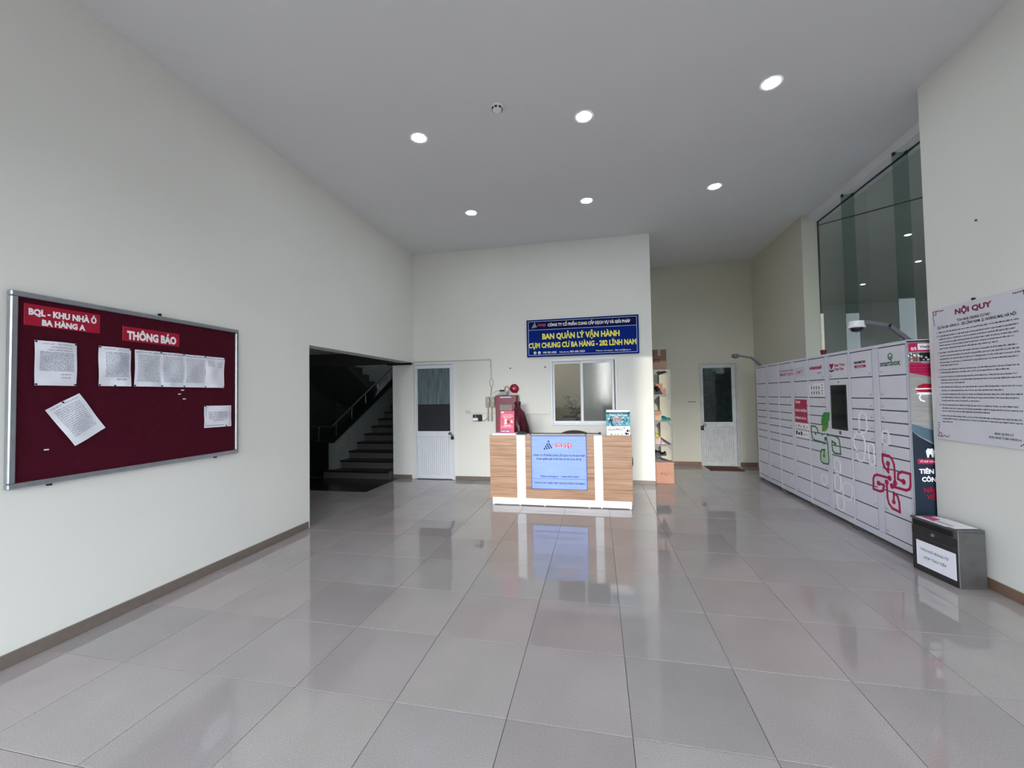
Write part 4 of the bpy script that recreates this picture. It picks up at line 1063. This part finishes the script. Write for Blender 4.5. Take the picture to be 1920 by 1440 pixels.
# unit 2: smart box 24/7 and crimson sticker
U = units[2][2]; x = lambda yw: X(2, yw)
b = MB(); b.text('SMART BOX', x(4.63), 1.83, .042, PT, x(4.155), bold=.02); b.text('24/7', x(4.075), 1.835, .055, PT, x(3.885), bold=.01); b.build('magenta_lettering', M_magenta, U)
b = MB(); b.text('GIẢI PHÁP GIAO NHẬN', x(4.62), 1.895, .020, PT, x(4.16), bold=.02); b.build('dark_lettering', M_ink_d, U)
b = MB(); q = [(x(4.11), 1.81), (x(3.845), 1.81), (x(3.845), 1.92), (x(4.11), 1.92)]; b.path(q, .004, PT, PB, True); b.build('outline', M_num, U)
s0 = MB().box(x(4.163), x(3.80), PT, PB, 1.135, 1.484).build('crimson_sticker', M_magenta, U)
MB().box(x(4.163), x(3.80), PT-.0003, PT, 1.47, 1.484).build('sticker_edge', M_paleprint, s0)
b = MB(); b.text('TRẠM', x(4.145), 1.415, .034, PT-.0008, x(3.99), bold=.04); b.text('GIAO NHẬN', x(4.145), 1.295, .034, PT-.0008, x(3.815), bold=.04); b.text('HÀNG HÓA', x(4.145), 1.185, .034, PT-.0008, x(3.83), bold=.04); b.build('sticker_lettering', M_white, s0)
s1 = MB().box(x(4.163), x(3.79), PT, PB, 1.035, 1.131).build('white_sticker', M_white, U)
b = MB(); R = random.Random(8)
for k, q in enumerate((4.13, 4.05, 3.99, 3.90, 3.82)): b.box(x(q)-.012, x(q)+.012, PT-.0008, PT, 1.075, 1.075+R.uniform(.012, .03))
b.scribble(x(4.1), x(3.80), 1.05, .008, PT-.0008, R); b.build('sticker_print', M_ink_d, s1)
s2 = MB().box(x(4.163), x(3.79), PT, PB, .916, 1.027).build('white_sticker', M_white, U)
b = MB()
for q, h in ((4.12, .055), (4.05, .04), (3.98, .055)): b.box(x(q)-.022, x(q)+.022, PT-.0008, PT, .955, .955+h)
b.scribble(x(3.93), x(3.80), .97, .010, PT-.0008, R); b.build('sticker_print', M_ink_d, s2)
# ad panel on the near end of unit 0 : faces the camera (-y), at y = 1.90
ad = thing('side_advert', 'tall advert panel on the near end of the lockers by the wall corner', 'advert', (XK, 1.90, 0))
MB().box(.0, .41, -.004, -.001, .41, 2.03, .001).build('backing', M_adgrey, ad)
ya = -.0055
MB().box(.0, .41, ya, -.0042, 1.94, 2.022).build('crimson_band', M_magenta, ad)
MB().box(.085, .41, ya-.001, ya, 1.955, 2.015).build('white_tab', M_paper, ad)
b = MB(); b.text('Viettel', .10, 1.972, .026, ya-.002, .20, bold=.02); b.build('tab_lettering', M_ink_d, ad)
b = MB(); b.text('0/5', .03, 1.955, .028, ya-.002, .075, bold=.03); b.build('band_lettering', M_white, ad)
MB().box(.0, .085, ya, -.0042, 1.85, 1.93).build('photo', M_cardd, ad); MB().box(.095, .30, ya, -.0042, 1.85, 1.93).build('photo', M_black, ad)
b = MB(); R = random.Random(12)
for k in range(16): b.disc(R.uniform(.01, .18), R.uniform(1.86, 1.92), R.uniform(.005, .013), ya-.0012, ya, 6)
b.build('photo_detail', M_paper, ad)
b = MB(); b.prism([(0, 1.745), (.20, 1.70), (.41, 1.69), (.41, 1.82), (.12, 1.83), (.10, 1.84), (0, 1.84)], ya, -.0042); b.build('crimson_block', M_magenta, ad)
b = MB()
for z in (1.80, 1.77, 1.745): b.scribble(.02, .2, z, .012, ya-.001, R)
b.build('block_lettering', mat('dark_crimson', (120, 10, 54)), ad)
b = MB(); b.prism([(.055, 1.575), (.11, 1.555), (.26, 1.56), (.26, 1.63), (.12, 1.64), (.075, 1.62)], ya, -.0042); b.build('red_cap_print', M_crimson, ad)
b = MB(); b.prism([(.05, 1.585), (.25, 1.588), (.25, 1.60), (.055, 1.598)], ya-.001, ya); b.prism([(.055, 1.545), (.10, 1.535), (.25, 1.538), (.25, 1.555), (.08, 1.560)], ya-.001, ya)
b.path([(.09, 1.535), (.082, 1.51), (.092, 1.485), (.12, 1.475)], .014, ya-.001, ya); b.build('white_print', M_white, ad)
b = MB(); b.prism([(0, 1.21), (.06, 1.15), (.2, 1.06), (.41, 1.0), (.41, .415), (0, .415)][::-1], ya, -.0042); b.build('navy_block', M_adnavy, ad)
b = MB(); b.prism([(0, 1.27), (.2, 1.20), (.41, 1.17), (.41, 1.02), (.2, 1.075), (.06, 1.16), (0, 1.212)][::-1], ya-.0004, -.0042); b.build('teal_block', M_adteal, ad)
b = MB(); tx, tz = .146, .955
b.prism([(tx-.030, tz+.03), (tx-.034, tz+.06), (tx-.018, tz+.085), (tx+.0, tz+.08), (tx+.018, tz+.085), (tx+.034, tz+.06), (tx+.026, tz), (tx+.014, tz), (tx+.006, tz+.03), (tx-.006, tz+.03), (tx-.014, tz-.002), (tx-.024, tz-.002)][::-1], ya-.0012, ya)
b.build('tooth_print', M_white, ad)
MB().box(.045, .40, ya-.0012, ya, .895, .94).build('crimson_pill', M_magenta, ad)
b = MB(); b.text('TỔ HỢP CÔNG', .06, .910, .016, ya-.002, .19, bold=.01); b.text('TIÊN', .052, .808, .042, ya-.002, .168, bold=.05); b.text('CÔNG', .07, .734, .042, ya-.002, .218, bold=.05); b.build('white_lettering', M_white, ad)
b = MB(); b.text('NÂNG', .083, .636, .040, ya-.002, .235, bold=.03); b.text('VIỆT', .102, .573, .040, ya-.002, .21, bold=.03); b.build('crimson_lettering', M_crimson, ad)
MB().box(-.0, .012, -.0065, -.001, .40, 2.04, .001).build('edge_trim', M_silver, ad); MB().box(0, .41, -.0065, -.001, 2.03, 2.045).build('top_clip', M_steeld, ad)
# cameras on arms
def arm_cam(y, lb, dome):
    o = thing('camera_arm', lb, 'security camera', (XK, y, 2.055))
    MB().box(.0, .07, -.04, .04, 0, .012, .003).build('base_plate', M_cam, o)
    p = [(.045, 0, .01), (-.10, 0, .150), (-.30, 0, .195)]
    v = []; w_, h_ = .02, .016
    a = MB()
    for i in range(2):
        A, B = Vector(p[i]), Vector(p[i+1]); d = (B-A).normalized(); up = Vector((-d.z, 0, d.x))
        if up.z < 0: up = -up
        q = []
        for P_ in (A-d*.008, B+d*.008):
            q += [P_+Vector((0, w_, 0))+up*h_, P_+Vector((0, -w_, 0))+up*h_, P_+Vector((0, -w_, 0))-up*h_, P_+Vector((0, w_, 0))-up*h_]
        a.add(q, [(0, 1, 2, 3), (7, 6, 5, 4), (0, 4, 5, 1), (1, 5, 6, 2), (2, 6, 7, 3), (3, 7, 4, 0)])
    a.build('arm', M_cam, o)
    if dome:
        MB().lathe([(.06, .205), (.062, .16), (.072, .150), (.07, .142), (.05, .14)], (-.37, 0, 0), 24).build('housing', M_camw, o)
        MB().lathe([(.052, .143), (.05, .125), (.036, .105), (.0001, .096)], (-.37, 0, 0), 24).build('dome', M_dome, o)
        MB().box(-.33, -.28, -.024, .024, .17, .205, .004).build('bracket', M_cam, o)
    else:
        MB().lathe([(.0001, .232), (.05, .228), (.066, .205), (.064, .175), (.0001, .17)], (-.37, 0, 0), 24).build('housing', M_cam, o)
        MB().lathe([(.05, .172), (.04, .155), (.0001, .148)], (-.37, 0, 0), 20).build('dome', M_cam, o)
arm_cam(1.955, 'dome security camera on a grey arm above the nearest locker', True)
arm_cam(5.50, 'small grey camera on a bent arm above the farthest locker', False)
o = thing('sunlit_strip', 'pale tube in place of sunlight on the jamb, with a dark red foot on the lockers', 'tube', (3.40, 3.471, 2.055))
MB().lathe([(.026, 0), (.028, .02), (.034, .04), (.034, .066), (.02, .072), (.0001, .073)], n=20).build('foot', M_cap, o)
MB().cyl((0, 0, .07), (0, 0, .55), .018, 18).build('tube', M_cream, o)  # pale column stands in for a strip of sunlight on the jamb

# ------------------------------------------------------------------ rules notice on the right wall: local x = -world y
rn = thing('rules_notice', 'pale grey rules notice with plum title on the right wall', 'notice', (XR, 0, 0), -PI/2)
MB().box(-1.806, -.93, -.014, -.002, 1.137, 2.308, .002).build('panel', mat('notice_panel', (216, 216, 224), .5, var=.02), rn)
yn = -.0148
MB().text('NỘI QUY', -1.56, 2.222, .043, yn, -1.228, bold=.05).build('title_lettering', M_inkred, rn)
def orn(x, z, sx, sz):
    R = random.Random(int(abs(x)*100+z*10)); b = MB()
    b.path([(x, z), (x+sx*.035, z), (x+sx*.035, z+sz*.03), (x+sx*.01, z+sz*.03), (x, z)], .006, yn, -.014)
    for k in range(5):
        b.disc(x+sx*(.045+.016*k), z+sz*R.uniform(.0, .012), .006, yn, -.014, 6); b.disc(x+sx*R.uniform(0, .012), z+sz*(.04+.02*k), .006, yn, -.014, 6)
    b.build('corner_ornament', M_inkred, rn)
orn(-1.79, 2.285, 1, -1); orn(-.95, 2.285, -1, -1); orn(-1.79, 1.165, 1, 1); orn(-.95, 1.165, -1, 1)
write(rn, 'dark_lettering', M_ink_d, yn, [('TÒA NHÀ CHUNG CƯ N01', -1.545, 2.158, .021, -1.248, .03), ('DỰ ÁN BA HÀNG A - 282 LĨNH NAM, Q. HOÀNG MAI, HÀ NỘI', -1.745, 2.122, .022, -1.047, .03),
      ('BAN QUẢN LÝ', -1.256, 1.228, .017, -1.11, .02), ('KHU NHÀ Ở BA HÀNG A', -1.305, 1.197, .017, -1.055, .02)])
for k in range(9): MB().text(str(k+1)+'.', -1.757, [2.084, 2.050, 1.903, 1.752, 1.689, 1.598, 1.535, 1.441, 1.346][k], .013, yn).build('paragraph_number', M_ink_d, rn)
b = MB(); R = random.Random(21)
ZL = [2.084, 2.050, 2.022, 1.994, 1.967, 1.939, 1.903, 1.874, 1.846, 1.816, 1.790, 1.752, 1.726, 1.689, 1.660, 1.635, 1.598, 1.568, 1.535, 1.507, 1.479, 1.441, 1.413, 1.388, 1.346, 1.321, 1.294]
ENDS = {5: 1.19, 10: 1.55, 12: 1.115, 15: 1.49, 17: 1.17, 20: 1.37, 23: 1.29, 26: 1.63}
for i, z in enumerate(ZL): b.scribble(-1.735, -ENDS.get(i, R.uniform(1.02, 1.07)), z, .0092, yn, R)
b.build('rules_print', M_ink_d, rn, kind='stuff')
MB().cyl((-1.385, -.002, 2.314), (-1.385, -.02, 2.314), .010, 10).build('hanging_screw', M_tack, rn)
wp = MB().cyl((XR, 1.34, 2.94), (XR-.006, 1.34, 2.94), .008, 8).build('wall_plug', M_steeld)
tagit(wp, 'tiny dark wall plug high above the rules notice', 'wall plug', 'wall plugs')

# ------------------------------------------------------------------ suggestion box (steel), long face towards -x, turned a few degrees
bx = thing('letter_box', 'dull steel letter box on the floor in front of the lockers', 'letter box', (3.205, 1.735, 0), -PI/2+math.radians(6.6))
Lb, Db, hb = .415, .20, .462                # local x along the face (towards the camera), local y into the wall
body = MB()
body.box(0, Lb, .0, Db, 0, hb-.02, .003)
body.build('body', M_steel, bx)
MB().box(.002, Lb-.002, -.004, .0, .004, .30, .002).build('front_panel', M_steeld, bx)
MB().box(.002, Lb-.002, -.004, .0, .306, .385, .002).build('front_panel', M_steeld, bx)
t = MB(); t.box(-.012, Lb, -.002, Db, hb-.02, hb, .003); t.build('lid', M_steel, bx)
MB().box(.02, Lb-.04, -.006, .0, .392, hb-.024, .001).build('letter_slot', M_tack, bx)
MB().cyl((.205, -.004, .352), (.205, -.012, .352), .014, 14).build('lock', M_silver, bx)
p = MB().box(.045, .395, -.0062, -.0042, .055, .268).build('paper_label', M_paper, bx)
b = MB(); b.text('THƯ NGỎ ĐÓNG TỪ', .085, .188, .020, -.0068, .335, bold=.01); b.text('HỢP THƯ TIẾP', .115, .125, .020, -.0068, .315, bold=.01); b.build('label_lettering', M_ink_d, bx)
o = thing('leaflet', 'pink and white leaflets lying on the steel letter box', 'leaflet', (3.205, 1.735, hb), -PI/2+math.radians(6.6), None)
for k, (x0, rr) in enumerate(((.04, -.03), (.10, .05))):
    q = MB(); q.add([(x0, .0+k*.01, .002+k*.003), (x0+.29, -.01+k*.012, .002+k*.003), (x0+.29, .17, .004+k*.003), (x0+.02, .18, .003+k*.003),
                     (x0, .0+k*.01, .0005+k*.003), (x0+.29, -.01+k*.012, .0005+k*.003), (x0+.29, .17, .0025+k*.003), (x0+.02, .18, .0015+k*.003)],
                    [(0, 1, 2, 3), (7, 6, 5, 4), (0, 4, 5, 1), (1, 5, 6, 2), (2, 6, 7, 3), (3, 7, 4, 0)]); q.build('sheet', M_paper, o)
b = MB(); b.add([(.06, .03, .0077), (.20, .01, .0077), (.16, .10, .0079), (.075, .10, .0079)], [(0, 1, 2, 3)]); b.build('pink_print', mat('leaflet_pink', (196, 78, 128)), o)
b = MB(); b.add([(.20, .03, .0078), (.34, .02, .0078), (.34, .05, .0079), (.20, .06, .0079)], [(0, 1, 2, 3)]); b.build('tan_print', mat('leaflet_tan', (196, 170, 166)), o)

# ------------------------------------------------------------------ inside the office (seen through the left pane)
o = thing('office_cabinet', 'low brown cabinet inside the office under the window', 'cabinet', (0, 5.3, 0))
MB().box(-.5, .7, -.2, .2, 0, 1.0, .004).build('body', M_darkwood, o); MB().box(-.52, .72, -.22, .22, 1.0, 1.025, .004).build('top', M_darkwood, o)
for k in range(3): 
    dq = MB().box(-.48+k*.39, -.48+k*.39+.38, -.212, -.2, .04, .97, .003).build('door', M_darkwood, o)
o = thing('desk_printer', 'grey printer standing inside the office behind the left pane', 'printer', (-.06, 5.20, 1.025))
MB().box(-.12, .12, -.12, .14, 0, .13, .015).build('body', M_grey, o); MB().box(-.11, .11, -.06, .13, .13, .17, .012).build('scanner_lid', M_steeld, o)
MB().box(-.07, .07, -.16, -.11, .02, .035, .003).build('paper_tray', M_white, o)
o = thing('potted_plant', 'leafy potted plant inside the office behind the left pane', 'plant', (.05, 5.47, 1.025))
MB().lathe([(.05, 0), (.075, .12), (.08, .13), (.07, .13), (.06, .11), (.0001, .11)], n=18).build('pot', M_pot, o)
R = random.Random(17)
stm = MB()
lv = []
for k in range(13):
    a = R.uniform(0, 2*PI); l = R.uniform(.18, .44); tip = Vector((math.cos(a)*l*.55, math.sin(a)*l*.4, .11+l))
    stm.tube([(0, 0, .1), (tip.x*.4, tip.y*.4, .1+(tip.z-.1)*.6), tuple(tip)], .004, 6)
    lv.append(tip)
    for s_ in (.5, .75): lv.append(Vector((tip.x*s_+R.uniform(-.04, .04), tip.y*s_, .1+(tip.z-.1)*s_)))
stm.build('stem', M_leaf, o)
for P_ in lv:
    a = R.uniform(0, 2*PI); d = Vector((math.cos(a), math.sin(a)*.6, R.uniform(-.4, .3))).normalized(); s_ = d.cross(Vector((0, 0, 1))).normalized(); L_ = R.uniform(.10, .15); up = Vector((0, 0, .012))
    P_ = Vector(P_)
    v = [P_, P_+d*L_*.35+s_*L_*.25, P_+d*L_*.7+s_*L_*.2, P_+d*L_, P_+d*L_*.7-s_*L_*.2, P_+d*L_*.35-s_*L_*.25, P_+d*L_*.5+up]
    MB().add(v, [(0, 1, 6), (1, 2, 6), (2, 3, 6), (3, 4, 6), (4, 5, 6), (5, 0, 6)]).build('leaf', M_leaf, o)
o = thing('office_fill_lamp', 'added unseen fill lamp on the office ceiling', 'ceiling light', (-.4, 6.0, 2.9))
MB().box(-.3, .3, -.06, .06, -.05, 0, .006).build('housing', M_rim, o)
MB().box(-.28, .28, -.05, .05, -.056, -.05).build('diffuser', mat('office_fill_glow', (255, 244, 225), emit=70.0, var=0), o)  # added emitter, out of view, that brightens the office
